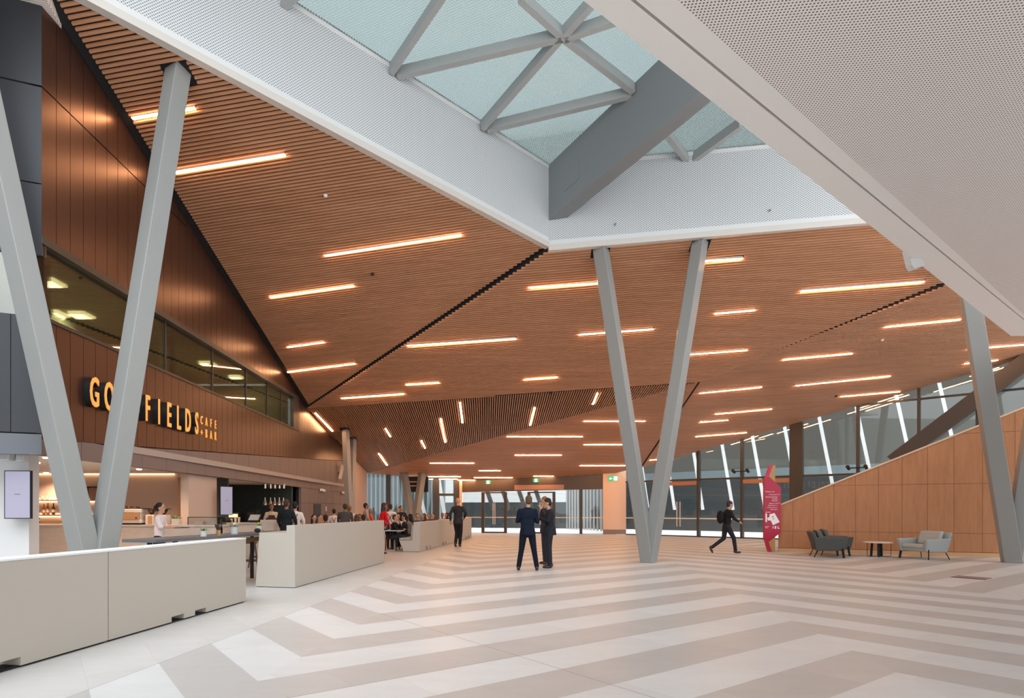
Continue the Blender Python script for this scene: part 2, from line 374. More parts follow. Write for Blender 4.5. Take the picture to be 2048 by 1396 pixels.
# deep beam crossing the well
b0 = gA.copy(); b1 = V(0, 0, 0)+ray('g', 1325, 112); dirb = (b1-b0); b1 = b0+dirb*2.0
bd = V(dirb.x, dirb.y, 0).normalized(); bs = V(-bd.y, bd.x, 0)*-1
zb0 = CAMH+(HY-441)/FPX*PA.y; bl = b0+bd*0.0
a = MB()
dz = b0.z-zb0
bw = .42; q0 = b0; q1 = b1; r_ = V(-bs.x, -bs.y, 0)*bw
a.quadbox([q0, q0+r_, q0+r_-V(0,0,dz), q0-V(0,0,dz)], [q1, q1+r_, q1+r_-V(0,0,dz), q1-V(0,0,dz)])
bm_ = a.build('roof_beam', m_steel2, bevel=.01)
tag(bm_, 'deep grey steel beam crossing the skylight well from its inner corner', 'beam')
a = MB(); L_ = (q1-q0); mid = q0+L_*.12-V(0,0,dz*.55); Ln = L_.normalized()
fr = [mid+Ln*-.28+V(0,0,-.28), mid+Ln*.28+V(0,0,-.28), mid+Ln*.28+V(0,0,.28), mid+Ln*-.28+V(0,0,.28)]
a.prism([p-r_.normalized()*.012 for p in fr], r_.normalized()*.012); a.build('access_panel', m_steel2, bm_)
# ------------------------------------------------------------------ perforated soffits
HS = 4.4
def hp(px, py, z=HS): return at(px, py, z*FPX/(HY-py))
def ext(p, q, k): return p+(q-p)*k
o0, o1 = hp(1165, 0), hp(2022, 672); g0, g1 = hp(1265, 0), hp(2048, 640); h0, h1 = hp(1322, 0), hp(2027, 630)
o0 = ext(o1, o0, 2.1); g1 = ext(g0, g1, 1.12); g0 = ext(g1, g0, 2.0); h1 = ext(h0, h1, 1.12); h0 = ext(h1, h0, 1.95)
yb = o1.y; 
def cuty(p, q, y): return p+(q-p)*((y-p.y)/(q.y-p.y))
g1 = cuty(g0, g1, yb); h1 = cuty(h0, h1, yb); g0 = cuty(g0, g1, o0.y); h0 = cuty(h0, h1, o0.y)
h1.x = max(h1.x, g1.x+.10); gap = V(.026, 0, 0)
a = MB()
a.prism([o0, o1, g1-gap*.5, g0-gap*.5], (0,0,.06)); a.prism([g0+gap, g1+gap, h1, h0], (0,0,.06))
a.prism([V(o0.x, o0.y, HS+CAMH+.07), V(o1.x, o1.y, HS+CAMH+.07), V(19, yb, HS+CAMH+.07), V(19, o0.y, HS+CAMH+.07)], (0,0,.3), 1)
a.prism([h0, h1, V(19, yb, HS+CAMH), V(19, o0.y, HS+CAMH)], (0,0,.06), 2)
m_soff = mat('soffit_paint', (.93, .875, .835), .6)
struct(a.build('ceiling_soffit_right', [m_soff, m_soff, m_perf]))
q = [ray('a', 125, 62), ray('a', 45, -80)]; hz = q[0].z-CAMH
a = MB(); a.prism([q[0], hp(0, 27, hz), hp(-300, -60, hz), hp(-300, -500, hz), hp(20, -150, hz)], (0,0,.2)); struct(a.build('ceiling_soffit_left', m_perf))
# ------------------------------------------------------------------ raking steel columns
def leg_mesh(b, top, wd, dp, rz, rg=0):
    a = MB(); c, s_ = math.cos(rz), math.sin(rz)
    prof = [(-wd/2, 0), (rg*wd, -dp*.5), (wd/2, 0), (wd*.42, dp*.35), (-wd*.42, dp*.35)]
    R = [V(c*x-s_*y, s_*x+c*y, 0) for x, y in prof]
    a.quadbox([b+r for r in R], [top+r for r in R]); return a
def vcol(base, tops, wd, label, rz=0, m=None):
    t = thing('raking_column', base, label, 'column', group='grey V-shaped steel columns')
    for k, tp in enumerate(tops):
        leg_mesh(base, tp+V(0,0,.12), wd, wd*1.0, rz, .06 if tp.x < base.x else -.02).build('strut', m or m_steel, t, bevel=.012)
    return t
def rayXY(b, n, lx, ly):             # where a leg leaning by (lx,ly) per metre meets plane n
    a_, b_, c_ = PLN[n]; t = (CAMH+a_+b_*b.x+c_*b.y)/(1-b_*lx-c_*ly); return V(b.x+lx*t, b.y+ly*t, t)
B2 = V(5.24, 16.62, 0); T2 = [ray('b', 1201, 503), ray('b', 1401, 489)]
vcol(B2, T2, .46, 'tall grey V-shaped steel column standing alone on the tiles in mid hall')
B1 = at(190, HY, 9.9); B1.z = 0
T1 = [ray('a', 357, 150)]; uv = V(.821, .571, 0)
tl = onwall(B1, B1+uv, 88, 740); dl = (tl-B1); T1.append(rayXY(B1, 'a', dl.x/dl.z, dl.y/dl.z))
vcol(B1, T1, .46, 'grey V-shaped steel column in front of the bar, nearest the camera', rz=.35)
B3 = V(15.34, 16.6, 0); T3 = [ray('e', 1951, 600)]
T3[0] = rayXY(B3, 'b', -.16, .0); pz = V(0,0,0); T3.append(rayXY(B3, 'b', .16, .0))
vcol(B3, T3, .5, 'grey V-shaped steel column at the right edge beside the timber stair wall')
B4 = at(701, HY, 27.5); B4.z = 0; vcol(B4, [ray('c', 691, 862), ray('c', 706, 880)], .36, 'slim brownish V column beside the dark end of the cafe wall', rz=.2)
B5 = at(827, HY, 36.3); B5.z = 0; vcol(B5, [ray('d', 808, 948), ray('d', 845, 948)], .5, 'brownish V column rising behind the seated diners near the rear glazing')
# ------------------------------------------------------------------ cafe wall
wn = V(1, -.03, 0)
def wx(Y): return CW0.x+(Y-CW0.y)*(CW1.x-CW0.x)/(CW1.y-CW0.y) if Y <= CW1.y else CW1.x+(Y-CW1.y)*(CW2.x-CW1.x)/(CW2.y-CW1.y)
def zceil(Y):
    x = wx(Y); return zon('a', x, Y) if Y < CW1.y else zon('c', x, Y)
def wpt(Y, z, off=0): return V(wx(Y)+off, Y, z)
ZH, ZS, ZJ = 6.0, 4.68, 8.52
def zpan(Y): return 2.66+.065*(Y-10.4)
a = MB(); Y = CW0.y; pit = .352
def panel(Y0, Y1, zb, zt, m, gap=.006, dep=.1):
    b0, b1 = (zb if callable(zb) else (lambda y: zb)), (zt if callable(zt) else (lambda y: zt))
    P = [wpt(Y0+gap, b0(Y0+gap)), wpt(Y1-gap, b0(Y1-gap)), wpt(Y1-gap, b1(Y1-gap)), wpt(Y0+gap, b1(Y0+gap))]
    if P[2].z-P[1].z < .02 or P[3].z-P[0].z < .02: return
    a.prism(P, (-dep, 0, 0), m)
while Y < 31.8:
    Y1 = min(Y+pit, 31.8)
    zc = lambda y: zceil(y)+.1
    if zceil(Y1) > ZJ+.05: panel(Y, Y1, ZJ+.012, zc, 0); panel(Y, Y1, ZH, ZJ-.012, 0)
    elif zceil((Y+Y1)/2) > ZH: panel(Y, Y1, ZH, zc, 0)
    if Y1 < 24.35: panel(Y, Y1, zpan, ZS, 0)
    else: panel(Y, Y1, zpan, lambda y: zceil(y)+.1 if y > 24.35 else ZS, 0)
    Y = Y1
Y = CW0.y
while Y < 31.8:                       # brown fascia boards with a service slot between
    Y1 = min(Y+1.0, 31.8); panel(Y, Y1, 2.38, lambda y: 2.38+.34*1, 1); 
    panel(Y, Y1, 2.72 if Y < 30 else 2.72, lambda y: max(zpan(y)-.02, 2.74), 1); Y = Y1
Y = CW0.y
for y0, y1 in ((9.99, 25.3), (25.3, 31.8)):
    a.prism([wpt(y0, 2.39, -.12), wpt(y1, 2.39, -.12), wpt(y1, ZS-.05, -.12), wpt(y0, ZS-.05, -.12)], (-.1, 0, 0), 2)
a.prism([wpt(9.99, ZH-.02, -.12), wpt(25.3, ZH-.02, -.12), wpt(25.3, 6.0, -.12), wpt(9.99, 10.1, -.12)], (-.1, 0, 0), 2)
a.prism([wpt(24.35, ZS-.1, -.12), wpt(25.3, ZS-.1, -.12), wpt(25.3, 5.9, -.12), wpt(24.35, 6.3, -.12)], (-.1, 0, 0), 2)
a.prism([wpt(25.3, ZS-.1, -.12), wpt(31.8, ZS-.1, -.12), wpt(25.3, 5.9, -.12)], (-.1, 0, 0), 2)
a.prism([wpt(24.62, 0, -.12), wpt(25.3, 0, -.12), wpt(25.3, 2.4, -.12), wpt(24.62, 2.4, -.12)], (-.1, 0, 0), 2)
a.prism([wpt(25.3, 0, -.12), wpt(31.8, 0, -.12), wpt(31.8, 2.4, -.12), wpt(25.3, 2.4, -.12)], (-.1, 0, 0), 2)
# solid brown wall below, right of the bar opening
for z0, z1 in ((0, 1.75), (1.76, 2.37)):
    yy = 24.6
    while yy < 31.8: panel(yy, min(yy+1.2, 31.8), z0, z1, 1); yy += 1.2
struct(a.build('wall_left', [m_bronze, m_fascia, m_black]))
# facing return wall at the far left
dR = V(-.44, -.18, 0).normalized()
def rp(s_, z, o=0): return V(CW0.x+dR.x*s_+.0, CW0.y+dR.y*s_+o, z)
a = MB()
for s0, s1 in ((0, .62), (.63, 1.5), (1.51, 6)):
    for z0, z1 in ((6.9, 8.50), (8.53, 12)): a.prism([rp(s0, z0), rp(s1, z0), rp(s1, z1), rp(s0, z1)], (0, .12, 0))
    a.prism([rp(s0, ZH-.3), rp(s1, ZH-.3), rp(s1, 6.88), rp(s0, 6.88)], (0, .12, 0))
for s0, s1 in ((0, .42), (.43, 6)):
    a.prism([rp(s0, 2.74), rp(s1, 2.74), rp(s1, ZS), rp(s0, ZS)], (0, .12, 0))
a.prism([rp(0, 2.38), rp(6, 2.38), rp(6, 2.72), rp(0, 2.72)], (0, .12, 0), 1)
struct(a.build('wall_return', [m_bronze2, mat('slate_fascia', (.13, .14, .16), .5)]))
# high window strip
a = MB(); a.prism([wpt(10.0, ZS, -.10), wpt(24.2, ZS, -.10), wpt(24.2, ZH, -.10), wpt(10.0, ZH, -.10)], (-.02, 0, 0)); wv = struct(a.build('window_2', m_glassd))
a = MB(); a.prism([wpt(9.99, ZH-.10, .02), wpt(24.3, ZH-.10, .02), wpt(24.3, ZH+.03, .02), wpt(9.99, ZH+.03, .02)], (-.3, 0, 0))
a.prism([wpt(9.99, ZS-.04, .02), wpt(24.3, ZS-.04, .02), wpt(24.3, ZS+.02, .02), wpt(9.99, ZS+.02, .02)], (-.3, 0, 0))
a.prism([wpt(23.6, ZS, 0), wpt(24.3, ZS, 0), wpt(24.3, ZH, 0), wpt(23.6, ZH, 0)], (-.12, 0, 0)); a.build('window_frame', m_dark, wv)
for yy in (14.1, 16.6, 19.0, 20.9, 22.4):
    a = MB(); a.prism([wpt(yy, ZS, -.08), wpt(yy+.03, ZS, -.08), wpt(yy+.03, ZH, -.08), wpt(yy, ZH, -.08)], (-.06, 0, 0)); a.build('mullion', m_dark, wv)
a = MB(); a.prism([rp(0, ZS, .05), rp(6, ZS, .05), rp(6, ZH, .05), rp(0, ZH, .05)], (0, .02, 0)); struct(a.build('window_3', m_glassd))
# the room behind that strip
m_room = mat('upper_room_wall', (.42, .45, .33), .8); m_panel = mat('office_light', (1, 1, 1), emit=(1, .80, .42), es=5)
a = MB(); a.box(-13.2, 10.1, 4.5, -13, 26, 6.8); a.box(-13, 23.9, 4.5, -6.9, 24.1, 6.4); a.box(-13, 10.15, 4.3, -7.3, 24, 4.6, 0); a.box(-13, 10.15, 6.5, -7.1, 24, 6.6)
a.box(-8.6, 12.0, 4.6, -8.35, 12.25, 6.5); a.box(-8.6, 17.2, 4.6, -8.35, 17.6, 6.5); a.box(-10.4, 14, 4.6, -10.2, 17, 6.5)
for z0, z1 in ((4.45, 4.62), (6.52, 6.6)): a.prism([rp(.02, z0, .14), rp(6, z0, .14), rp(6, z0, 3), rp(.02, z0, 3)], (0, 0, z1-z0))
a.prism([rp(3.2, 4.5, 2.6), rp(6, 4.5, 2.6), rp(6, 6.5, 2.6), rp(3.2, 6.5, 2.6)], (0, .1, 0))
struct(a.build('wall_upper_room', m_room))
a = MB(); q = rp(6, 0); a.box(q.x-.3, -13, 0, q.x, q.y+.1, 10.5); struct(a.build('wall_added_left', mat('added_side_wall', (.30, .29, .28), .7)))  # added wall out of view, cuts the light coming from the left
for i, (x, y) in enumerate([(-9.0, 13.2), (-10.3, 15.3), (-9.7, 15.4), (-8.6, 20.5), (-8.4, 22.6)]):  # last two panels and lamps stand in for reflections in the glass
    a = MB(); a.cbox((x, y, 6.44), .42, .5, .05)
    ld = bpy.data.lights.new('office_light', 'AREA'); ld.size = .4; ld.energy = 45; ld.color = (1, .85, .55); lo = bpy.data.objects.new('office_light_lamp', ld); C.objects.link(lo); lo.location = (x, y, 6.42)
    tag(a.build('ceiling_panel_light', m_panel), 'square yellow ceiling light or glass reflection at the high window, %s from the left' % ORD[i], 'ceiling light', 'square lights in the upper room')
# ------------------------------------------------------------------ sign letters
m_let = mat('lit_letter_face', (.45, .17, .04), .5, emit=(1, .40, .08), es=.50); m_letb = mat('letter_side', (.02, .02, .025), .4)
def text_mesh(s_, h, depth, font_squeeze=1, bold=.0):
    cu = bpy.data.curves.new('t', 'FONT'); cu.body = s_; cu.extrude = depth/2; cu.offset = bold; cu.size = 1; cu.resolution_u = 3
    ob = bpy.data.objects.new('t', cu); C.objects.link(ob); dg = bpy.context.evaluated_depsgraph_get(); dg.update()
    me = bpy.data.meshes.new_from_object(ob.evaluated_get(dg)); bpy.data.objects.remove(ob); bpy.data.curves.remove(cu)
    zs = [v.co.y for v in me.vertices]; xs = [v.co.x for v in me.vertices]
    hh = max(zs)-min(zs); ww = max(xs)-min(xs); k = h/hh if hh else 1
    for v in me.vertices: v.co = Vector(((v.co.x-min(xs))*k*font_squeeze, (v.co.y-min(zs))*k, v.co.z))
    return me, ww*k*font_squeeze
def put_mesh(name, me, M_, mats, parent=None):
    me = me.copy(); me.materials.clear()
    for q in mats: me.materials.append(q)
    for p in me.polygons: p.material_index = 0
    o = bpy.data.objects.new(name, me); C.objects.link(o)
    if parent: o.parent = parent; me.transform(world_of(parent).inverted()@M_)
    else: me.transform(M_)
    return o
def lineletters(s_, Y0, Y1, z0, h, parent, back=True, squeeze=.52, off=.13, bold=.0):
    n = len(s_)
    for i, ch in enumerate(s_):
        if ch == ' ': continue
        me, wd = text_mesh(ch, h*(.55 if ch == '+' else 1), .02, squeeze if ch != '+' else 1, bold)
        w0 = (Y1-Y0)/n; y = Y0+w0*(i+.5)-wd/2
        M_ = Matrix.Translation(V(wx(y)+off, y, z0+(h*.22 if ch == '+' else 0)))@Matrix(((0,0,1,0),(1,0,0,0),(0,1,0,0),(0,0,0,1)))
        o = put_mesh('letter', me, M_, [m_let], parent)
        if back:
            me2, w2 = text_mesh(ch, h*1.0, off*.95, squeeze, bold+.015)
            M2 = Matrix.Translation(V(wx(y)+off*.5-.01, y, z0))@Matrix(((0,0,1,0),(1,0,0,0),(0,1,0,0),(0,0,0,1)))
            put_mesh('letter_return', me2, M2, [m_letb], o)
sg = thing('cafe_sign', wpt(13.3, 3.38, .05), 'glowing orange letters reading GOLDFIELDS CAFE + BAR on the bronze panels', 'sign')
lineletters('GOLDFIELDS', 10.95, 15.45, 3.38, .56, sg, bold=.012)
lineletters('CAFE', 15.55, 16.65, 3.70, .22, sg, back=False, squeeze=.6, off=.04, bold=.0)
lineletters('+BAR', 15.55, 16.65, 3.38, .22, sg, back=False, squeeze=.6, off=.04, bold=.0)
# service slot grille along the fascia
a = MB(); a.prism([wpt(12.1, 2.66, .012), wpt(31.5, 2.66, .012), wpt(31.5, 2.80, .012), wpt(12.1, 2.80, .012)], (-.02, 0, 0), 0)
yy = 12.15
while yy < 31.4: a.box(wx(yy)+.01, yy, 2.665, wx(yy)+.018, yy+.02, 2.795, 1); yy += .3
tag(a.build('air_grille', [mat('grille', (.40, .34, .31), .5), m_fascia]), 'long pale ventilation grille running along the brown fascia above the bar', 'air vent')
# ------------------------------------------------------------------ rear glazing, entrance wall
def flat(p, z): return V(p.x, p.y, z)
def wallz(P0, P1, px, py):                # height of a pixel seen on a vertical plane
    return onwall(P0, P1, px, py).z
ext_n = V(DB.y-DA.y, -(DB.x-DA.x), 0).normalized()*-1     # outwards from the entrance
def slab(a, P, Q, z0, z1, th, m=0, nn=None):
    d = (Q-P); d.z = 0; d.normalize(); n_ = nn or V(-d.y, d.x, 0)
    a.prism([flat(P, z0), flat(Q, z0), flat(Q, z1), flat(P, z1)], n_*th, m)
DW0 = onwall(DA, DB, 922); DW1 = onwall(DA, DB, 1209)
zt = wallz(DA, DB, 1000, 984)
a = MB(); P_ = DW0; Q_ = DW1
a.prism([flat(P_, zt), flat(Q_, wallz(DA, DB, 1209, 978)), flat(Q_, 4.2), flat(P_, 4.0)], ext_n*.25)
struct(a.build('wall_entrance', mat('entrance_header', (.075, .052, .042), .45)))
a = MB(); z0 = wallz(DA, DB, 1060, 980); z1 = wallz(DA, DB, 1060, 970)
slab(a, onwall(DA, DB, 1029)-ext_n*.06, onwall(DA, DB, 1128)-ext_n*.06, z0, z1, .06)
tag(a.build('door_operator', mat('bronze_box', (.42, .22, .15), .45)), 'long light brown box mounted on the dark header above the entrance doors', 'door closer')
doors = [(926, 963, 1), (969, 1008, 2), (1013, 1055, 3), (1060, 1105, 4), (1111, 1159, 5), (1164, 1208, 6)]
m_alu = mat('pale_rail', (.72, .62, .55), .4)
for x0, x1, i in doors:
    p = onwall(DA, DB, x0); q = onwall(DA, DB, x1); ztop = zt if i < 5 else wallz(DA, DB, 1160, 979)
    a = MB(); slab(a, p, q, .02, ztop, .015); o = struct(a.build('door_%d' % i if i in (2, 4) else 'window_%d' % (20+i), m_glass))
    a = MB(); slab(a, onwall(DA, DB, x1)-ext_n*.03, onwall(DA, DB, x1+5.5)-ext_n*.03, 0, ztop, .16); a.build('door_jamb', m_dark, o)
    a = MB(); slab(a, p-ext_n*.02, q-ext_n*.02, .96, 1.01, .02); a.build('rail', m_alu, o)
    if i in (2, 4):
        a = MB(); slab(a, p-ext_n*.02, q-ext_n*.02, 0, .09, .05); slab(a, p-ext_n*.02, q-ext_n*.02, ztop-.08, ztop, .05); a.build('door_frame', m_dark, o)
        c_ = (p+q)/2
        for s_ in (-.06, .06):
            a = MB(); e_ = (q-p).normalized()*s_+c_-ext_n*.08; a.tube(flat(e_, .55), flat(e_, 1.9), .02); a.build('door_handle', m_alu, o)
# peach pier beside the entrance
m_pier = mat('pier_plaster', (.66, .47, .36), .6)
p = onwall(DA, DB, 1206); q = V(p.x+1.30, p.y-.32, p.z)
a = MB(); a.prism([flat(p, .28)-ext_n*.15, flat(q, .28)-ext_n*.15, flat(q, .28)+ext_n*.8, flat(p, .28)+ext_n*.8], (0, 0, 3.7)); a.prism([flat(p, 0)-ext_n*.17, flat(q, 0)-ext_n*.17, flat(q, 0)+ext_n*.8, flat(p, 0)+ext_n*.8], (0, 0, .28), 1)
struct(a.build('wall_pier', [m_pier, m_fascia]))
# exit signs
m_exit = mat('exit_green', (.0, .35, .14), .5, emit=(.0, .42, .15), es=.55); m_exw = mat('exit_white', (1, 1, 1), .5, emit=(.95, 1, .95), es=1.0)
def runner(a, c, r, u, h, m):      # running figure and doorway pictogram, r right, u up
    def bar(x0, y0, x1, y1, w_=.09):
        p0 = c+r*x0*h+u*y0*h; p1 = c+r*x1*h+u*y1*h; d = (p1-p0).normalized(); n_ = r.cross(u); s_ = d.cross(n_)*w_*h/2
        a.prism([p0-s_, p1-s_, p1+s_, p0+s_], n_*.006, m)
    return bar
def exitsign(c, r, wd, ht, label, arrow=False):
    u = V(0, 0, 1); nrm = r.cross(u)
    t = thing('exit_sign', c, label, 'exit sign', group='green running-man exit signs')
    a = MB(); P = [c-r*wd/2-u*ht/2, c+r*wd/2-u*ht/2, c+r*wd/2+u*ht/2, c-r*wd/2+u*ht/2]; a.prism(P, -nrm*.06); a.build('case', m_exit, t)
    a = MB(); cc = c+r*(wd*.24 if arrow else 0)+nrm*.002
    w2 = ht*.38; a.prism([cc-r*w2-u*ht*.42, cc+r*w2-u*ht*.42, cc+r*w2+u*ht*.42, cc-r*w2+u*ht*.42], nrm*.004, 0)
    b = runner(a, cc+nrm*.005, r, u, ht, 1)
    for q in ((0,.12,-.04,-.10,.10),(-.04,-.10,-.18,-.28,.06),(-.04,-.10,.10,-.16,.06),(.10,-.16,.08,-.32,.05),(.0,.10,.14,.02,.05),(.0,.10,-.14,.02,.05),(.03,.2,.07,.24,.10)): b(*q)
    if arrow:
        b = runner(a, c-r*wd*.24+nrm*.005, r, u, ht, 0)
        for q in ((-.3, 0, .3, 0, .12), (-.3, 0, -.08, .2, .1), (-.3, 0, -.08, -.2, .1)): b(*q)
    a.build('pictogram', [m_exw, m_exit], t); return t
rr = (DB-DA); rr.z = 0; rr.normalize()
sc_ = 38/FPX
exitsign(onwall(DA, DB, 979.5, 965)-ext_n*.5, rr, .32, .22, 'small green exit sign hanging above the left entrance doors')
exitsign(onwall(DA, DB, 1074, 961.5)-ext_n*.5, rr, .36, .22, 'small green exit sign above the middle of the entrance, behind the standing men')
e3 = onwall(V(p.x, p.y-.2, 0), V(q.x, q.y-.2, 0), 1226.5, 957); exitsign(e3, (q-p).normalized(), .56, .27, 'green exit sign with a white arrow on the peach pier', True)
# rear glazing to the left of the entrance
RG0 = PD; RG1 = onwall(DA, DB, 922)
n_r = V(-(RG1-RG0).y, (RG1-RG0).x, 0).normalized()
for i, (x0, x1) in enumerate([(727, 772), (781, 866), (877, 908)]):
    p = onwall(RG0, RG1, x0); q = onwall(RG0, RG1, x1); a = MB(); slab(a, p, q, .02, 3.9, .02, nn=n_r); o = struct(a.build('window_%d' % (4+i), m_glass))
    a = MB(); p2 = onwall(RG0, RG1, x1+ (9 if i == 0 else 12)); slab(a, q-n_r*.1, p2-n_r*.1, 0, 3.9, .35, nn=n_r); a.build('mullion', m_dark, o)
    if i == 2: a = MB(); zz = wallz(RG0, RG1, 890, 990); slab(a, p-n_r*.05, q-n_r*.05, zz-.06, zz+.1, .1, nn=n_r); a.build('transom', m_dark, o)
a = MB(); p = onwall(RG0, RG1, 918); q = onwall(RG0, RG1, 923); slab(a, p-n_r*.2, q-n_r*.2, 0, 3.6, .3, nn=n_r); struct(a.build('trim_1', m_pier))
# end wall of the cafe block (light panel) next to the slim column
a = MB(); p = V(wx(31.9), 31.9, 0); q = V(wx(36.8)+.02, 36.8, 0); a.prism([flat(p, 0), flat(q, 0), flat(q, zon('c', q.x, q.y)+.06), flat(p, zon('c', p.x, p.y)+.06)], (-.2, 0, 0)); struct(a.build('wall_cafe_end', mat('end_panel', (.56, .40, .32), .55)))
# ------------------------------------------------------------------ raked glass wall on the right
GA = onwall(PE, G1, 1250); GB = PE+(G1-PE)*1.5; gd = (G1-PE); gd.z = 0; gd.normalize(); gnn = V(-gd.y, gd.x, 0)
gnn = gnn if gnn.x > 0 else -gnn
mull = [1252, 1322, 1397, 1484, 1593, 1716, 1838, 1955, 2110]
def ze(p): return zon('e', p.x, p.y)+.05
zTR, zTR2 = 3.08, 6.2
for i in range(len(mull)-1):
    p = onwall(PE, G1, mull[i]); q = onwall(PE, G1, mull[i+1]); a = MB()
    a.prism([flat(p, .02), flat(q, .02), flat(q, ze(q)), flat(p, ze(p))], gnn*.02); o = struct(a.build('window_%d' % (10+i), m_glass))
    wd = .11 if mull[i+1] != 1593 else .56
    if mull[i+1] == 1322: wd = .04
    c_ = q; a = MB(); a.prism([flat(c_-gd*wd/2-gnn*.12, 0), flat(c_+gd*wd/2-gnn*.12, 0), flat(c_+gd*wd/2-gnn*.12, ze(c_)), flat(c_-gd*wd/2-gnn*.12, ze(c_))], gnn*.3)
    if wd > .05: a.build('mullion', m_dark, o)
    a = MB(); slab(a, p-gnn*.06, q-gnn*.06, zTR-.05, zTR+.05, .14, nn=gnn)
    if i >= 4: slab(a, p-gnn*.06, q-gnn*.06, zTR2-.04, zTR2+.04, .14, nn=gnn)
    a.build('transom', m_dark, o)
    a = MB(); slab(a, p-gnn*.05, q-gnn*.05, .96, 1.02, .02, nn=gnn); a.build('rail', m_white, o)
    a = MB(); slab(a, p-gnn*.05, q-gnn*.05, 0, .06, .12, nn=gnn); a.build('sill', m_dark, o)
    if i in (1, 3):
        c2 = (p+q)/2-gnn*.12
        a = MB(); slab(a, p-gnn*.07, q-gnn*.07, zTR-.28, zTR-.08, .06, nn=gnn); a.build('door_header', mat('rust_header', (.40, .17, .09), .5), o)
        for s_ in (-.09, .09):
            a = MB(); e_ = c2+gd*s_; a.tube(flat(e_, .55), flat(e_, 1.9), .022); a.build('door_handle', m_alu, o)
# raking brace behind the stair wall
a = MB(); p = onwall(PE, G1, 1790, 925)-gnn*.5; q = onwall(PE, G1, 2060, 722)-gnn*.5; a.bar(p, q, .35, .6); tag(a.build('diagonal_brace', m_dark), 'thick dark diagonal steel brace rising above the timber stair wall', 'brace')
for i, (px, py, lb) in enumerate([(1484, 943, 'left pair of small black spotlights clamped to a glazing mullion'), (1716, 936, 'right pair of small black spotlights on a mullion above the timber wall')]):
    c_ = onwall(PE, G1, px, py)-gnn*.2; t = thing('spotlight', c_, lb, 'spotlight', group='spotlight pairs on the glass wall')
    a = MB(); a.bar(c_-gd*.32, c_+gd*.32, .05, .05); a.build('arm', m_black, t)
    for s_ in (-1, 1): a = MB(); e_ = c_+gd*.34*s_; a.tube(e_+V(-.1, -.1, .06)*1, e_+V(.08, .08, -.04), .08, .06); a.build('lamp_head', m_black, t, smooth=False)
# ------------------------------------------------------------------ timber stair wall
SWa = ground(1556, 1103); SWb = ground(2005, 1115); sd = (SWb-SWa).normalized(); sn = V(-sd.y, sd.x, 0)
zA = wallz(SWa, SWb, 1563, 1010); zB = wallz(SWa, SWb, 1899, 876); PAa = onwall(SWa, SWb, 1563); PBb = onwall(SWa, SWb, 1899)
sl_ = (zB-zA)/(PBb-PAa).length
def ztop(P): return zA+sl_*((P-PAa).dot(sd))
jx = [1557, 1586, 1627, 1668, 1711, 1757, 1804, 1855, 1908, 1965, 2030, 2110, 2220, 2400]
a = MB(); zz = (.135, .725, 2.28, 3.85, 6.5)
a2 = []
for i in range(len(jx)-1):
    P = flat(onwall(SWa, SWb, jx[i]), 0); Q = flat(onwall(SWa, SWb, jx[i+1]), 0); g_ = sd*.004
    for k in range(4):
        z0 = zz[k]+.004; z1 = zz[k+1]-.004; tp, tq = ztop(P), ztop(Q)
        if tq <= z0+.02: continue
        poly = [flat(P+g_, z0), flat(Q-g_, z0), flat(Q-g_, min(z1, tq))]
        if tp >= z1: poly.append(flat(P+g_, z1))
        elif tq <= z1 and tp > z0: poly.append(flat(P+g_, tp))
        elif tp > z0: R = P+(Q-P)*((z1-tp)/(tq-tp)); poly += [flat(R, z1), flat(P+g_, tp)]
        else:
            R = P+(Q-P)*((z0-tp)/(tq-tp)); poly = [flat(R, z0), flat(Q-g_, z0), flat(Q-g_, min(z1, tq))]
            if tq > z1: R2 = P+(Q-P)*((z1-tp)/(tq-tp)); poly += [flat(R2, z1)]
        a.prism(poly, sn*.03)
P = flat(onwall(SWa, SWb, 1557), 0); Q = flat(onwall(SWa, SWb, 2400), 0)
a.prism([P+sn*.03, Q+sn*.03, flat(Q, ztop(Q)-.01)+sn*.03, flat(P, ztop(P)-.01)+sn*.03], sn*.2, 1)
a.prism([P-sn*.01, Q-sn*.01, flat(Q, .125)-sn*.01, flat(P, .125)-sn*.01], sn*.04, 2)
a.prism([flat(P, ztop(P))-sn*.03, flat(Q, ztop(Q))-sn*.03, flat(Q, ztop(Q)+.05)-sn*.03, flat(P, ztop(P)+.05)-sn*.03], sn*.3, 3)
struct(a.build('wall_right', [m_ply, m_dark, mat('plinth_oak', (.58, .33, .15), .45), mat('capping', (.72, .50, .34), .5)]))
# ------------------------------------------------------------------ outdoors
m_pave = mat('bright_paving', (.82, .80, .80), .6)
a = MB(); P0 = onwall(RG0, RG1, 727); a.prism([V(-14, 38.6, 0), V(DA.x, DA.y+.25, 0), flat(onwall(DA, DB, 1209), 0)+ext_n*.2, flat(GA, 0)+gnn*.1, flat(GB, 0)+gnn*.1, V(60, 20, 0), V(60, 90, 0), V(-14, 90, 0)], (0, 0, .015))
pv = tag(a.build('pavement', m_pave), 'bright outdoor paving seen through the glass walls', 'pavement', kind='structure')
m_ob = perfmat('grey_facade', (.085, .08, .07), (.05, .048, .045), 1.1, .03, rot=-.7, axes='xz', stag=False)
m_ob2 = mat('dark_shopfront', (.030, .036, .038), .3); m_wp = mat('white_weatherboard', (.60, .58, .57), .6)
a = MB()
F0 = GA+gnn*9-gd*6; F1 = GB+gnn*9+gd*8
a.prism([flat(F0, 0), flat(F1, 0), flat(F1, 3.6), flat(F0, 3.6)], gnn*.4, 1); a.prism([flat(F0, 3.6), flat(F1, 3.6), flat(F1, 4.1), flat(F0, 4.1)], gnn*.4, 2); a.prism([flat(F0, 4.1), flat(F1, 4.1), flat(F1, 11), flat(F0, 11)], gnn*.4, 0)
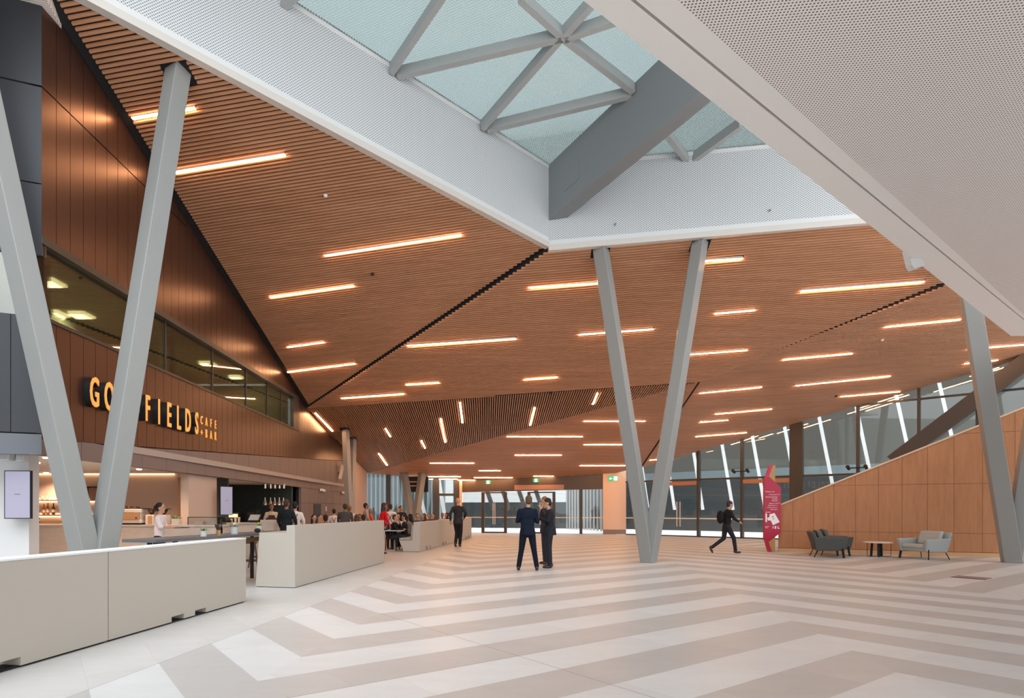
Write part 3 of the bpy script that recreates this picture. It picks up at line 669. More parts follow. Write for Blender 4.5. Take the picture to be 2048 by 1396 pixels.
t = tag(a.build('neighbouring_building', [m_ob, m_ob2, mat('facade_band', (.13, .16, .17), .5)]), 'grey building with a dark shopfront beyond the right-hand glass wall', 'building')
for k in range(12):
    s_ = 9.5+k*2.3; c_ = F0+gd*s_-gnn*.05; a = MB(); zz0 = 4.4 if k % 2 else 5.2
    a.prism([flat(c_, zz0), flat(c_+gd*1.5, zz0), flat(c_+gd*1.5, 8.8), flat(c_, 8.8)], -gnn*.02)
    if 7 <= k <= 10: a.build('window_pane', mat('pale_pane', (.72, .74, .75), .3), t)
for k in range(17):
    s_ = 1.0+k*1.75; c_ = GA+gnn*4.2+gd*(s_-1.6); ln = V(0, 0, 8.2)-gd*1.5+gnn*.5
    a = MB(); a.bar(c_, c_+ln, .14, .14, up=gnn)
    tag(a.build('raking_pole', m_white), 'slim white raking pole outside the right-hand glass, %s from the left' % (ORD+['fourteenth','fifteenth','sixteenth','seventeenth'])[k], 'pole', 'white raking poles outside the glass wall')
# building opposite the entrance, with white weatherboards
a = MB(); B0 = onwall(DA, DB, 700)+ext_n*10; B1_ = onwall(DA, DB, 1225)+ext_n*10
a.prism([flat(B0, 0), flat(B1_, 0), flat(B1_, 2.05), flat(B0, 2.05)], ext_n*.3, 1)
for k in range(14): z = 2.07+k*.30; a.prism([flat(B0, z), flat(B1_, z), flat(B1_, z+.28), flat(B0, z+.28)], ext_n*.3, 0)
tag(a.build('facing_building', [m_wp, m_ob2]), 'white weatherboarded building over a dark base, seen through the entrance doors', 'building')
for i, px in enumerate([925, 962, 1000, 1040]):
    c_ = onwall(DA, DB, px)+ext_n*7.5; a = MB(); a.bar(c_+rr*.5, c_-rr*1.2+V(0,0,5), .28, .28, up=ext_n)
    tag(a.build('raking_pole', m_dark), 'dark raking steel pole outside the entrance, %s from the left' % ORD[i], 'pole', 'dark raking poles beyond the entrance')
m_fin = mat('fin_metal', (.17, .20, .21), .4); m_finl = mat('fin_edge', (.55, .50, .46), .5)
fa = onwall(DA, DB, 1108)+ext_n*9.2; fb = onwall(DA, DB, 1215)+ext_n*1.0; NF = 13
t = thing('fin_screen', fa, 'wall of tall grey vertical fins outside the right half of the entrance', 'screen')
a = MB(); a.prism([flat(fa, .2), flat(fb, .2), flat(fb, 4.5), flat(fa, 4.5)], (fb-fa).normalized().cross(V(0,0,1))*-.05); a.build('backing', m_ob2, t)
for k in range(NF):
    c_ = fa.lerp(fb, (k+.3)/NF); a = MB(); a.cbox(flat(c_, .1), .06, .34, 4.4, 0, 0); a.cbox(flat(c_, .1)-V(.02, .19, 0), .07, .03, 4.4, 0, 1); a.build('fin', [m_fin, m_finl], t)
# left rear exterior: blue-grey vertical cladding and white raking tubes
fa = onwall(RG0, RG1, 700)+n_r*7; fb = onwall(RG0, RG1, 925)+n_r*7
a = MB(); a.prism([flat(fa, 0), flat(fb, 0), flat(fb, 7), flat(fa, 7)], n_r*.3, 0); L_ = (fb-fa).length; k = 0
while k*.32 < L_: c_ = fa+(fb-fa).normalized()*k*.32; a.cbox(flat(c_, .1)-n_r*.06, .12, .1, 6.5, 0, 1); k += 1
tag(a.build('clad_building', [mat('clad_dark', (.05, .065, .07), .4), mat('clad_rib', (.13, .17, .18), .5)]), 'ribbed blue-grey building behind the rear left glazing', 'building')
for i, (x0, x1) in enumerate([(868, 826), (905, 880)]):
    p = onwall(RG0, RG1, x0, 1060)+n_r*2; q = onwall(RG0, RG1, x1, 940)+n_r*2; p.z = 0.02; a = MB(); a.bar(p, q+V(0,0,1), .2, .2, up=n_r)
    tag(a.build('raking_pole', m_white), 'thick white raking tube outside the rear left glazing, %s from the left' % ORD[i], 'pole', 'white raking tubes outside the rear glazing')
# roof lid above the dark gap at the entrance and side closure on the far left
a = MB(); a.box(-14, 9, -.0, -13.2, 38, 6.5); a.box(-13.2, 25.2, 0, -6.75, 25.4, 4.4); struct(a.build('wall_service', m_black))
a = MB(); a.prism([V(-14, 9.9, 10.6), V(-6.9, 9.9, 10.6), V(-6.0, 37, 10.6), V(-14, 37, 10.6)], (0, 0, .2)); struct(a.build('ceiling_roof_over_cafe', m_black))
# ------------------------------------------------------------------ low beige barriers
def dirn(p, q): d = (q-p); d.z = 0; return d.normalized()
def unit(name, p, q, outline, th, label, group, m, notch=(), h=None, cap=None):
    d = dirn(p, q); n_ = V(-d.y, d.x, 0)      # n_ points away to the left/back
    t = thing(name, flat(p, 0), label, 'barrier', group=group)
    L_ = (q-p).length; a = MB()
    base = [(0, .02)]
    for s0, s1, hz in sorted(notch): base += [(s0, .02), (s0, hz), (s1, hz), (s1, .02)]
    base += [(L_, .02), (L_, h), (0, h)]
    a.prism([flat(p, 0)+d*s_+V(0, 0, z) for s_, z in base], n_*th); a.build('panel', m, t, bevel=.004)
    if cap: a = MB(); a.prism([flat(p, h)-n_*.004, flat(q, h)-n_*.004, flat(q, h)+n_*(th+.004), flat(p, h)+n_*(th+.004)], (0, 0, .018)); a.build('top_rail', cap, t)
    a = MB(); a.prism([flat(p, 0)+n_*.03+d*.03, flat(q, 0)+n_*.03-d*.03, flat(q, 0)+n_*(th-.03)-d*.03, flat(p, 0)+n_*(th-.03)+d*.03], (0, 0, .022)); a.build('plinth', m_black, t)
    return t
A0 = ground(40, 1336); A1 = ground(492, 1204); ad = dirn(A0, A1)
def S_(px, P0=A0, P1=A1, O=A0): return (flat(onwall(P0, P1, px), 0)-O).dot(dirn(P0, P1))
pj = flat(onwall(A0, A1, 217), 0); pe = pj-ad*1.9
m_captop = mat('white_edge', (.82, .83, .84), .4)
unit('barrier', pe, pj-ad*.006, None, .24, 'beige barrier panel at the left edge, nearest the camera', 'beige movable barriers', m_beige, [((flat(onwall(A0, A1, 42), 0)-pe).dot(ad)-.42, (flat(onwall(A0, A1, 42), 0)-pe).dot(ad), .10)], 1.0, m_captop)
nb = [((flat(onwall(A0, A1, x0), 0)-pj).dot(ad), (flat(onwall(A0, A1, x1), 0)-pj).dot(ad), .085) for x0, x1 in ((343, 368), (390, 412))]
unit('barrier', pj+ad*.006, A1, None, .24, 'beige barrier with two forklift slots in front of the dark high table', 'beige movable barriers', m_beige, nb, 1.0, m_captop)
def profunit(name, p, q, prof, label, m, notches=(), seat=None):
    d = dirn(p, q); n_ = V(-d.y, d.x, 0); t = thing(name, flat(p, 0), label, 'barrier', group='beige movable barriers')
    L_ = (q-p).length; cutsx = [0]+[v_ for c_ in notches for v_ in c_]+[L_]; a = MB()
    for i in range(len(cutsx)-1):
        s0, s1 = cutsx[i], cutsx[i+1]; zb = .012 if i % 2 == 0 else .13
        pr = [(t_, max(z, zb)) for t_, z in prof]
        a.prism([flat(p, 0)+d*s0+n_*t_+V(0, 0, z) for t_, z in pr], d*(s1-s0))
    a.build('panel', m, t)
    return t, d, n_
b0_ = ground(590, 1176); b1_ = ground(768, 1125)
profunit('barrier', b0_, b1_, [(0, 0), (.80, 0), (.72, 1.03), (.17, 1.03), (.17, 1.17), (0, 1.17)], 'tall beige barrier with a stepped end between the high table and diners', m_beige)
c0_ = ground(839.5, 1104); c1_ = ground(943, 1075)
cn = []
for x0, x1 in ((852, 856), (859, 862), (885, 888), (890.5, 893), (931, 933), (936, 938.5)): cn.append(((flat(onwall(c0_, c1_, x0), 0)-c0_).length, (flat(onwall(c0_, c1_, x1), 0)-c0_).length))
tb, db_, nb_ = profunit('bench_barrier', c0_, c1_, [(0, 0), (.59, 0), (.74, .40), (.28, .40), (.21, 1.04), (0, 1.04)], 'beige bench barrier with a cushioned seat behind the walking bald man', m_beige, cn)
L3 = (c1_-c0_).length; m_cush = mat('grey_cushion', (.36, .34, .33), .8)
a = MB(); a.prism([flat(c0_, 0)+nb_*t_+V(0,0,z)+db_*.02 for t_, z in ((.28, .405), (.75, .405), (.75, .475), (.28, .475))], db_*(L3-.04)); a.build('seat_cushion', m_cush, tb, bevel=.02)
a = MB(); a.prism([flat(c0_, 0)+nb_*t_+V(0,0,z)+db_*.02 for t_, z in ((.285, .48), (.34, .48), (.29, .93), (.225, .93))], db_*(L3-.04)); a.build('back_cushion', m_cush, tb, bevel=.015)
# ------------------------------------------------------------------ bar interior
m_peach = mat('peach_wall', (.60, .45, .36), .7); m_barc = mat('bar_ceiling', (.78, .74, .70), .7)
a = MB(); a.box(-13.2, 10.15, 2.44, -7.12, 24.6, 2.56); struct(a.build('ceiling_bar', m_barc))
a = MB(); a.prism([V(-13.2, 24.6, 2.2), V(-13.2, 10.2, 2.2), V(-13.2, 10.2, 4.3), V(-13.2, 24.6, 4.3)], (.1, 0, 0)); struct(a.build('wall_bar_left', m_peach))
BY = 16.2
xa = at(356, HY, BY).x; xb = at(386, HY, BY).x
a = MB(); a.box(-13.2, BY, 0, xa, BY+.15, 2.44); a.box(xb, BY, 0, -7.12, BY+.15, 2.44); a.box(xa, BY, 2.33, xb, BY+.15, 2.44); struct(a.build('wall_bar_back', m_peach))
a = MB(); a.prism([wpt(15.3, 0, -.12), wpt(16.95, 0, -.12), wpt(16.95, 2.37, -.12), wpt(15.3, 2.37, -.12)], (-.2, 0, 0)); struct(a.build('wall_bar_pier', m_peach))
wl = at(58, HY, 10.35).x
a = MB(); a.box(wl-4, 10.35, 0, wl, 10.6, 2.44); struct(a.build('wall_screen_side', m_white))
# door opening with a dark store room and bottle fridge
a = MB(); a.box(xa-.6, BY+2.2, 0, xb+.08, BY+2.3, 2.44); struct(a.build('wall_store_back', mat('store_dark', (.03, .045, .045), .5)))
fr = thing('drinks_fridge', V((xa+xb)/2+.05, BY+.9, 0), 'black glass-fronted drinks fridge seen through the narrow doorway', 'fridge')
a = MB(); fx = (xa+xb)/2+.05; a.box(fx-.32, BY+.7, 0, fx+.32, BY+1.2, 1.5); a.build('cabinet', m_black, fr)
bc = [(.75, .8, .7), (.25, .6, .55), (.7, .12, .1), (.9, .35, .05), (.8, .7, .2)]
for r_i, zz_ in enumerate((1.30, 1.05)):
    for k in range(4):
        a = MB(); x_ = fx-.13+k*.09; a.lathe((x_, BY+.66, zz_), [(.024, 0), (.026, .09), (.01, .12), (.01, .15)], 8)
        cw = ['white', 'teal', 'red', 'orange', 'yellow']; ci = (k+r_i*2) % 5
        tag(a.build('bottle', mat('drink', bc[ci], .3, emit=bc[ci], es=.25)), f'small {cw[ci]} bottle on the {"upper" if r_i == 0 else "lower"} fridge shelf, {ORD[k]} from the left', 'bottle', 'bottles in the drinks fridge')
# lit bar shelves
m_led = mat('led_cove', (1, 1, 1), .5, emit=(1, .62, .34), es=3.2); m_shelf = mat('shelf_brown', (.20, .10, .07), .5)
sx0 = at(59, HY, BY-.1).x; sx1 = at(203, HY, BY-.1).x
for z, nm in ((1.70, 'upper'), (1.30, 'lower')):
    a = MB(); a.box(sx0-.3, BY-.26, z, sx1, BY, z+.035); t = a.build('bar_shelf', m_shelf); tag(t, f'{nm} lit bottle shelf on the peach wall behind the bar', 'shelf')
    a = MB(); a.box(sx0-.3, BY-.06, z-.03, sx1, BY-.02, z-.005); a.build('led_strip', m_led, t)
    a = MB(); a.box(sx0-.3, BY-.03, z+.037, sx1, BY-.005, z+.055); a.build('led_strip', m_led, t)
a = MB(); a.box(sx0-.3, BY-.05, 2.415, at(350, HY, BY).x, BY-.02, 2.43); tag(a.build('led_cove_light', m_led), 'warm linear cove light where the bar wall meets its ceiling', 'cove light')
m_bk = [mat('glass_dark', (.05, .015, .01), .15), mat('amber', (.45, .14, .02), .15), mat('clear_bottle', (.6, .5, .4), .1), mat('green_bottle', (.05, .06, .02), .15)]
def bottle(x, y, z, h, k, label):
    a = MB(); r = h*.14; a.lathe((x, y, z), [(r*.9, 0), (r, h*.05), (r, h*.55), (r*.35, h*.72), (r*.32, h*.93), (r*.42, h*.94), (r*.42, h), (r*.1, h)], 12)
    t = tag(a.build('bottle', m_bk[k], smooth=True), label, 'bottle', 'bottles on the lit bar shelves')
    a = MB(); a.lathe((x, y, z+h*.2), [(r*1.02, 0), (r*1.02, h*.25)], 12); a.build('paper_label', m_cream if k != 2 else m_shelf, t)
for px, z, h, k, lb in [(73, 1.737, .34, 0, 'tall dark decanter alone on the upper bar shelf'), (61, 1.337, .2, 0, 'short dark bottle on the lower bar shelf beside the screen'), (76, 1.337, .27, 2, 'clear bottle on the lower bar shelf, second from the left'), (88, 1.337, .28, 1, 'amber bottle on the lower bar shelf, middle one'), (96, 1.337, .30, 1, 'tall amber bottle on the lower bar shelf, second from the column'), (107, 1.337, .30, 3, 'dark green bottle on the lower bar shelf nearest the column'), (64, 1.102, .2, 0, 'dark bottle on the back bar beside the screen'), (77, 1.102, .24, 0, 'slim dark bottle standing on the back bar below the shelves')]:
    bottle(at(px, HY, BY-.14).x, BY-.14, z, h, k, lb)
for px, lb in ((84.5, 'small round glass tumbler on the upper bar shelf'), (94, 'tapered glass with red drink on the upper bar shelf')):
    a = MB(); a.lathe((at(px, HY, BY-.14).x, BY-.14, 1.737), [(.03, 0), (.045, .1), (.04, .1), (.026, .01)], 12); tag(a.build('tumbler', m_bk[2]), lb, 'glass')
a = MB(); xc = at(178, HY, BY-.15).x
for s_ in (-.13, .13): a.box(xc+s_-.06, BY-.24, 1.737, xc+s_+.06, BY-.05, 2.05)
a.box(xc-.21, BY-.25, 2.05, xc+.21, BY-.04, 2.08, 1); tag(a.build('glass_rack', [mat('rack_brown', (.25, .14, .1), .5), m_black]), 'dark glass rack on the shelf seen between the legs of the column', 'rack')
# counters
a = MB(); kx0 = at(59, HY, 14.3).x; kx1 = at(443, HY, 14.3).x
a.box(kx0-1.5, 14.3, 0, kx1, 14.36, 1.06); a.box(kx1-.06, 14.3, 0, kx1, 15.0, 1.06)
ct = tag(a.build('bar_counter', m_marble), 'long pale marble bar counter behind the first barrier', 'counter')
a = MB(); a.box(kx0-1.5, 14.27, 1.06, kx1+.02, 15.0, 1.10); a.build('counter_top', m_marble, ct)
a = MB(); q = at(66, 1076, 14.28); a.box(q.x-.1, 14.285, q.z-.07, q.x+.1, 14.298, q.z+.07); a.build('black_plate', m_black, ct)
a = MB(); a.box(-13, BY-.45, 0, at(350, HY, BY).x, BY-.01, 1.098); tag(a.build('back_bar', m_marble), 'marble back bar bench under the lit shelves', 'counter')
a = MB(); k20 = at(447, HY, 17.7).x; k21 = at(596, HY, 17.7).x; a.box(k20, 17.7, 0, k21, 18.3, 1.05); c2 = tag(a.build('service_counter', m_marble), 'peach service counter with the till, before the dark kitchen', 'counter')
a = MB(); a.box(k20-.02, 17.67, 1.05, k21+.02, 18.33, 1.08); a.build('counter_top', m_marble, c2)
a = MB(); q0_ = at(525, HY, 17.6).x; q1_ = at(552, HY, 17.6).x; a.box(q0_, 17.4, 0, q1_, 17.66, 1.17); a.build('raised_end', m_marble, c2)
# kitchen
m_tile = perfmat('dark_tiles', (.030, .042, .042), (.030, .042, .042), 1, .001)
t_ = NT(m_tile); br = t_.n('ShaderNodeTexBrick'); br.inputs['Color1'].default_value = (.028, .042, .040, 1); br.inputs['Color2'].default_value = (.038, .052, .05, 1); br.inputs['Mortar'].default_value = (.07, .08, .075, 1)
br.inputs['Scale'].default_value = 4; br.inputs['Mortar Size'].default_value = .02; tc_ = t_.n('ShaderNodeTexCoord'); mp_ = t_.n('ShaderNodeMapping'); mp_.inputs['Rotation'].default_value = (math.pi/2, 0, 0); t_.l(tc_.outputs['Object'], mp_.inputs[0]); t_.l(mp_.outputs[0], br.inputs[0]); t_.l(br.outputs[0], t_.b.inputs['Base Color'])
m_tile.node_tree.nodes['Principled BSDF'].inputs['Roughness'].default_value = .3
a = MB(); a.box(-13.1, 23.6, 0, -6.62, 23.75, 2.44); struct(a.build('wall_kitchen', m_tile))
m_inox = mat('stainless', (.55, .50, .40), .3, metal=.8); m_copper = mat('chrome_shade', (.85, .72, .60), .18, metal=.95)
kb = tag(MB().build('kitchen_bench', m_inox), 'steel kitchen bench against the dark tiled wall', 'bench'); bpy.data.objects.remove(kb)
a = MB(); a.box(-11, 22.2, 0, -7.3, 22.9, .95); kb = tag(a.build('kitchen_bench', m_inox), 'long steel bench in the dark kitchen', 'bench')
for x_, w_, h_, lb, mm in ((-8.6, .8, .42, 'oven with a yellow light in the kitchen, left of the pendants', m_dark), (-7.75, .35, .5, 'tall dark kitchen appliance beside the oven', m_black)):
    t = thing('oven', V(x_, 22.5, .95), lb, 'oven'); a = MB(); a.box(x_-w_/2, 22.25, .952, x_+w_/2, 22.8, .95+h_); a.build('case', mm, t); a = MB(); a.box(x_-w_/2+.04, 22.235, .95+h_*.55, x_+w_/2-.04, 22.248, .95+h_*.85); a.build('lit_window', mat('oven_glow', (.8, .7, .4), emit=(1, .8, .45), es=.7) if w_ > .5 else m_dark, t)
for i, px in enumerate((530, 541, 549.5, 558.5, 567)):
    Yp = 22.5; x_ = at(px, HY, Yp).x; t = thing('pendant_lamp', V(x_, Yp, 2.44), f'shiny conical heat lamp over the kitchen pass, {ORD[i]} from the left', 'pendant lamp', group='heat lamps over the kitchen pass')
    a = MB(); a.lathe((x_, Yp, 1.64), [(.078, 0), (.075, .04), (.036, .16), (.02, .22), (.02, .28)], 16); a.build('lamp_shade', m_copper, t)
    a = MB(); a.tube((x_, Yp, 1.91), (x_, Yp, 2.27), .008); a.build('cord', m_black, t)
    a = MB(); a.lathe((x_, Yp, 2.26), [(.06, 0), (.07, .175)], 14); a.build('ceiling_cap', m_copper, t)
# downlights of the bar ceiling
m_dl = mat('downlight', (1, 1, 1), emit=(1, .78, .58), es=7)
for i, (px, py) in enumerate([(93, 915), (74, 925), (92, 945), (278, 938), (336, 957), (381, 951)]):
    q = at(px, py, (2.438-CAMH)*FPX/(HY-py)); a = MB(); a.lathe(q-V(0,0,.02), [(.055, 0), (.055, .018)], 16)
    ld = bpy.data.lights.new('downlight', 'SPOT'); ld.energy = 110; ld.spot_size = 2.5; ld.spot_blend = .8; ld.shadow_soft_size = .06; ld.color = (1, .66, .44); lo = bpy.data.objects.new('downlight_lamp', ld); C.objects.link(lo); lo.location = q-V(0, 0, .04)
    tag(a.build('downlight', m_dl), f'round downlight in the pale bar ceiling, {["left of the column, front", "beside the wall speakers", "left of the column, rear", "above the coffee machine", "above the waitress, rear", "nearest the doorway"][i]}', 'ceiling light', 'downlights in the bar ceiling')
# screens
m_scr = mat('lavender_screen', (.30, .29, .37), .3, emit=(.40, .38, .52), es=.22)
def screen(c, rz, wd, ht, label, txt=None):
    t = thing('menu_screen', c, label, 'screen', rz, 'portrait menu screens'); R = V(math.cos(rz), math.sin(rz), 0); n_ = V(math.sin(rz), -math.cos(rz), 0); u = V(0,0,1)
    a = MB(); a.prism([c-R*wd/2, c+R*wd/2, c+R*wd/2+u*ht, c-R*wd/2+u*ht], -n_*.06); a.build('case', m_black, t)
    a = MB(); b_ = .014; a.prism([c-R*(wd/2-b_)+u*b_, c+R*(wd/2-b_)+u*b_, c+R*(wd/2-b_)+u*(ht-b_), c-R*(wd/2-b_)+u*(ht-b_)], n_*.003); s_ = a.build('display', m_scr, t)
    if txt:
        me, w_ = text_mesh(txt, .012, .002, 1); M_ = Matrix.Translation(c+u*ht*.5-R*w_/2+n_*.005)@Matrix(((R.x, 0, n_.x, 0), (R.y, 0, n_.y, 0), (0, 1, 0, 0), (0, 0, 0, 1))); put_mesh('caption', me, M_, [m_dark], t)
    a = MB(); a.prism([c-R*.08+u*ht*.4-n_*.06, c+R*.08+u*ht*.4-n_*.06, c+R*.08+u*ht*.6-n_*.06, c-R*.08+u*ht*.6-n_*.06], -n_*.06); a.build('bracket', m_black, t)
    return t
c = at(35, 1037.5, 10.12); screen(c, math.radians(8), .41, .815, 'large portrait screen on the white wall at the far left', 'GOLDFIELDS')
c = at(453, 1030, 16.75); screen(c, math.radians(57), .40, .80, 'narrow angled screen on the bar pier beside the kitchen', 'GOLDFIELDS')
m_spk = mat('white_speaker', (.72, .70, .68), .5)
def speaker(c, r, wd, ht, dp, label, n_=V(0,-1,0)):
    t = thing('wall_speaker', c, label, 'speaker', group='white wall speakers'); R = V(-n_.y, n_.x, 0)
    a = MB(); a.prism([c-R*wd/2, c+R*wd/2, c+R*wd/2+V(0,0,ht), c-R*wd/2+V(0,0,ht)], n_*dp); a.build('cabinet', m_spk, t, bevel=.02)
    a = MB(); a.prism([c-R*wd*.38+V(0,0,ht*.12)+n_*dp, c+R*wd*.38+V(0,0,ht*.12)+n_*dp, c+R*wd*.38+V(0,0,ht*.88)+n_*dp, c-R*wd*.38+V(0,0,ht*.88)+n_*dp], n_*.004); a.build('grille', mat('spk_grille', (.55, .55, .57), .6), t)
speaker(at(20, 922, 10.33), None, .19, .13, .16, 'white loudspeaker above the left screen, the left one'); speaker(at(52, 924, 10.33), None, .13, .12, .16, 'white loudspeaker above the left screen, the right one')
for px, py, lb in ((641, 982, 'left of two small white emergency lights on the brown wall'), (684, 987, 'right of two small white emergency lights, beside the slim column')):
    c = onwall(CW1, CW2, px, py); c.x += .03; t = thing('emergency_light', c, lb, 'emergency light', group='twin emergency lights')
    a = MB(); a.box(c.x, c.y-.28, c.z-.02, c.x+.08, c.y+.28, c.z+.10); a.build('case', m_spk, t, bevel=.01)
    for s_ in (-.16, .16): a = MB(); a.tube(c+V(.06, s_, .04), c+V(.16, s_, .0), .05, .055, 10); a.build('lamp_head', m_spk, t)
c = onwall(CW1, CW2, 674, 958); t = thing('line_speaker', c+V(.05, 0, 0), 'slim tilted column loudspeaker high on the brown wall', 'speaker')
a = MB(); a.bar(c+V(.12, .1, 0), c+V(.2, .4, .72), .13, .13, up=(1, 0, 0)); a.build('cabinet', m_spk, t); a = MB(); a.bar(c+V(.0, .2, .3), c+V(.16, .25, .36), .04, .04, up=(0, 0, 1)); a.build('bracket', m_black, t)
c = onwall(CW1, CW2, 651, 1018); a = MB(); a.box(c.x+.01, c.y-.08, c.z-.1, c.x+.04, c.y+.08, c.z+.12); tag(a.build('wall_switch', m_white), 'small white switch plate on the brown wall', 'switch')
p = onwall(CW1, CW2, 627); q = onwall(CW1, CW2, 641); a = MB(); a.prism([V(wx(p.y)+.004, p.y, 0), V(wx(q.y)+.004, q.y, 0), V(wx(q.y)+.004, q.y, 1.72), V(wx(p.y)+.004, p.y, 1.72)], (.02, 0, 0)); struct(a.build('door_9', mat('navy_door', (.025, .03, .045), .5)))
# dark menu board behind the rear V column
c = at(832, 984, 36.85); t = thing('hanging_screen', c, 'black hanging screen rack behind the rear V column', 'screen')
a = MB(); a.box(c.x-.6, c.y, c.z, c.x+.75, c.y+.12, c.z+.95); a.build('case', m_black, t)
for z in (c.z+.35, c.z+.6): a = MB(); a.box(c.x-.5, c.y-.03, z, c.x+.25, c.y-.005, z+.05); a.build('bar_detail', m_pier, t)
# things on the bar
cm = thing('coffee_machine', V(at(245, HY, 14.6).x, 14.6, 1.1), 'cream and timber espresso machine standing on the marble bar', 'coffee machine')
x1 = at(285, HY, 14.5).x; x0 = x1-.95; m_crm = mat('cream_enamel', (.72, .62, .54), .35); m_tan = mat('tan_timber', (.50, .26, .11), .5)
a = MB(); a.box(x0, 14.45, 1.14, x1, 14.9, 1.22); a.box(x0, 14.45, 1.39, x1, 14.9, 1.48); a.box(x0+.02, 14.47, 1.22, x1-.02, 14.88, 1.39); a.build('body', m_crm, cm, bevel=.01)
a = MB(); a.box(x0+.02, 14.44, 1.225, x1-.05, 14.46, 1.385); a.build('timber_panel', m_tan, cm)
a = MB(); a.box(x1-.14, 14.43, 1.25, x1-.10, 14.439, 1.28); a.build('badge', m_black, cm)
a = MB(); a.box(x0+.03, 14.5, 1.102, x1-.08, 14.85, 1.138); a.build('feet', m_black, cm); a = MB(); a.box(x0, 14.46, 1.481, x1, 14.9, 1.50); a.build('cup_tray', m_black, cm)
for k in range(7):
    a = MB(); a.lathe((x0+.42+k*.065, 14.6+.05*(k % 2), 1.502), [(.025, 0), (.033, .07-.006*k), (.028, .07-.006*k), (.02, .01)], 10)
    tag(a.build('cup', mat('copper_cup', (.22-.02*k, .07, .045), .4)), f'dark coffee cup stacked on the espresso machine, {ORD[k]} from the column', 'cup', 'cups on the espresso machine')
for px, lb in ((303, 'coffee grinder with a dark hopper next to the espresso machine'), (327, 'second coffee grinder, half hidden behind the waitress')):
    x_ = at(px, HY, 14.6).x; t = thing('coffee_grinder', V(x_, 14.6, 1.1), lb, 'coffee grinder'); a = MB(); a.box(x_-.10, 14.5, 1.102, x_+.10, 14.75, 1.34); a.build('body', m_crm, t, bevel=.01)
    a = MB(); a.box(x_-.03, 14.485, 1.13, x_+.06, 14.499, 1.32); a.build('timber_panel', m_tan, t); a = MB(); a.lathe((x_, 14.62, 1.34), [(.03, 0), (.09, .1), (.10, .13)], 14); a.build('hopper', m_bk[0], t)
    a = MB(); a.box(x_-.12, 14.5, 1.47, x_+.12, 14.74, 1.49); a.build('lid', m_black, t)
m_leaf = mat('leaf', (.10, .22, .05), .5); m_leafy = mat('yellow_leaf', (.42, .42, .06), .5); m_pot = mat('grey_pot', (.52, .53, .52), .6); m_brass = mat('brass', (.55, .32, .12), .3, metal=.8); m_flow = mat('white_flower', (.75, .70, .62), .6)
def plant(c, r, h, label, pm, leaves, lr, n=16, flat_=.6, square=False, cat='potted plant'):
    t = thing('potted_plant', c, label, cat)
    a = MB()
    if square: a.cbox(c, r*2, r*2, h)
    else: a.lathe(c, [(r*.9, 0), (r, h), (r*.88, h), (r*.85, h*.9)], 16)
    a.build('pot', pm, t); rnd = random.Random(int(c.x*100))
    for mi, mm in enumerate(leaves):
        a = MB()
        for k in range(n):
            an = rnd.uniform(0, 6.28); el = rnd.uniform(.2, 1.3); L_ = lr*rnd.uniform(.6, 1.1); d = V(math.cos(an)*math.cos(el), math.sin(an)*math.cos(el), math.sin(el)*flat_+.1)
            b = Vector(c)+V(rnd.uniform(-r, r)*.5, rnd.uniform(-r, r)*.5, h*.92); e = b+d*L_; s_ = d.cross(V(0,0,1)).normalized()*L_*.16; m_ = b+d*L_*.55+V(0,0,L_*.08)
            a.face([b, m_+s_, e, m_-s_]); a.tube(b, m_, .003, n=4)
        a.build('leaves' if mm is not m_flow else 'blossom', mm, t)
    return t
x_ = at(353.5, HY, 14.5).x; plant(V(x_, 14.5, 1.1), .085, .15, 'low green plant in a square pale pot on the marble bar', m_crm, [m_leaf, m_leafy], .16, 14, .5, True)
# high table, stools
T0 = V(-5.12, 9.55, 0); T1_ = V(-3.95, 13.6, 0); td = dirn(T0, T1_); tn = V(-td.y, td.x, 0); ZT = .99
ht = thing('high_table', flat((T0+T1_)/2, 0), 'long dark-topped high table behind the first barrier, with pot plants on it', 'table')
a = MB(); a.prism([flat(T0, ZT-.05)-tn*.33, flat(T1_, ZT-.05)-tn*.33, flat(T1_, ZT-.05)+tn*.33, flat(T0, ZT-.05)+tn*.33], (0, 0, .05)); a.build('tabletop', mat('dark_top', (.12, .125, .135), .35), ht, bevel=.004)
for s_, e_ in ((.12, -1), (.12, 1), (.79, -1), (.79, 1)):
    a = MB(); q = T0.lerp(T1_, s_+.0)+tn*e_*.26; a.cbox(flat(q, 0), .06, .06, ZT-.052, 0); a.build('leg', m_black, ht)
a = MB(); a.bar(flat(T0.lerp(T1_, .12), .85), flat(T0.lerp(T1_, .79), .85), .03, .1); a.build('rail', mat('oak_rail', (.4, .25, .15), .5), ht)
def stool(c, label, rz=0):
    t = thing('bar_stool', c, label, 'stool', rz, 'dark timber bar stools'); m = mat('dark_timber', (.07, .035, .022), .5); h = .70
    def L(name, f): a = MB(); f(a); o = a.build(name, m); o.parent = t
    L('seat', lambda a: a.lathe((0,0,h-.035), [(.16, 0), (.18, .01), (.18, .03), (.15, .035)], 18))
    for sx in (-1, 1):
        for sy in (-1, 1): L('leg', lambda a: a.bar(V(sx*.12, sy*.12, h-.03), V(sx*.20, sy*.20, .0), .03, .03, up=(0, 1, 0)))
    for sx in (-1, 1): L('footrest', lambda a: a.bar(V(sx*.175, -.17, .22), V(sx*.175, .17, .22), .022, .03)); L('footrest', lambda a: a.bar(V(-.17, sx*.17, .26), V(.17, sx*.17, .26), .022, .03))
    return t
stool(ground(499, 1143), 'dark timber bar stool in the gap between barriers, the left one', .3); stool(ground(517, 1134), 'dark timber bar stool against the stepped barrier, the right one', .1)
def onT(px, py):  # a point of the table top under a pixel
    return ground(px, py, ZT)
def pl(px, py, pr, ph, *a_, **k_): return plant(onT(px, py)+V(0,0,.001), pr, ph, *a_, **k_)
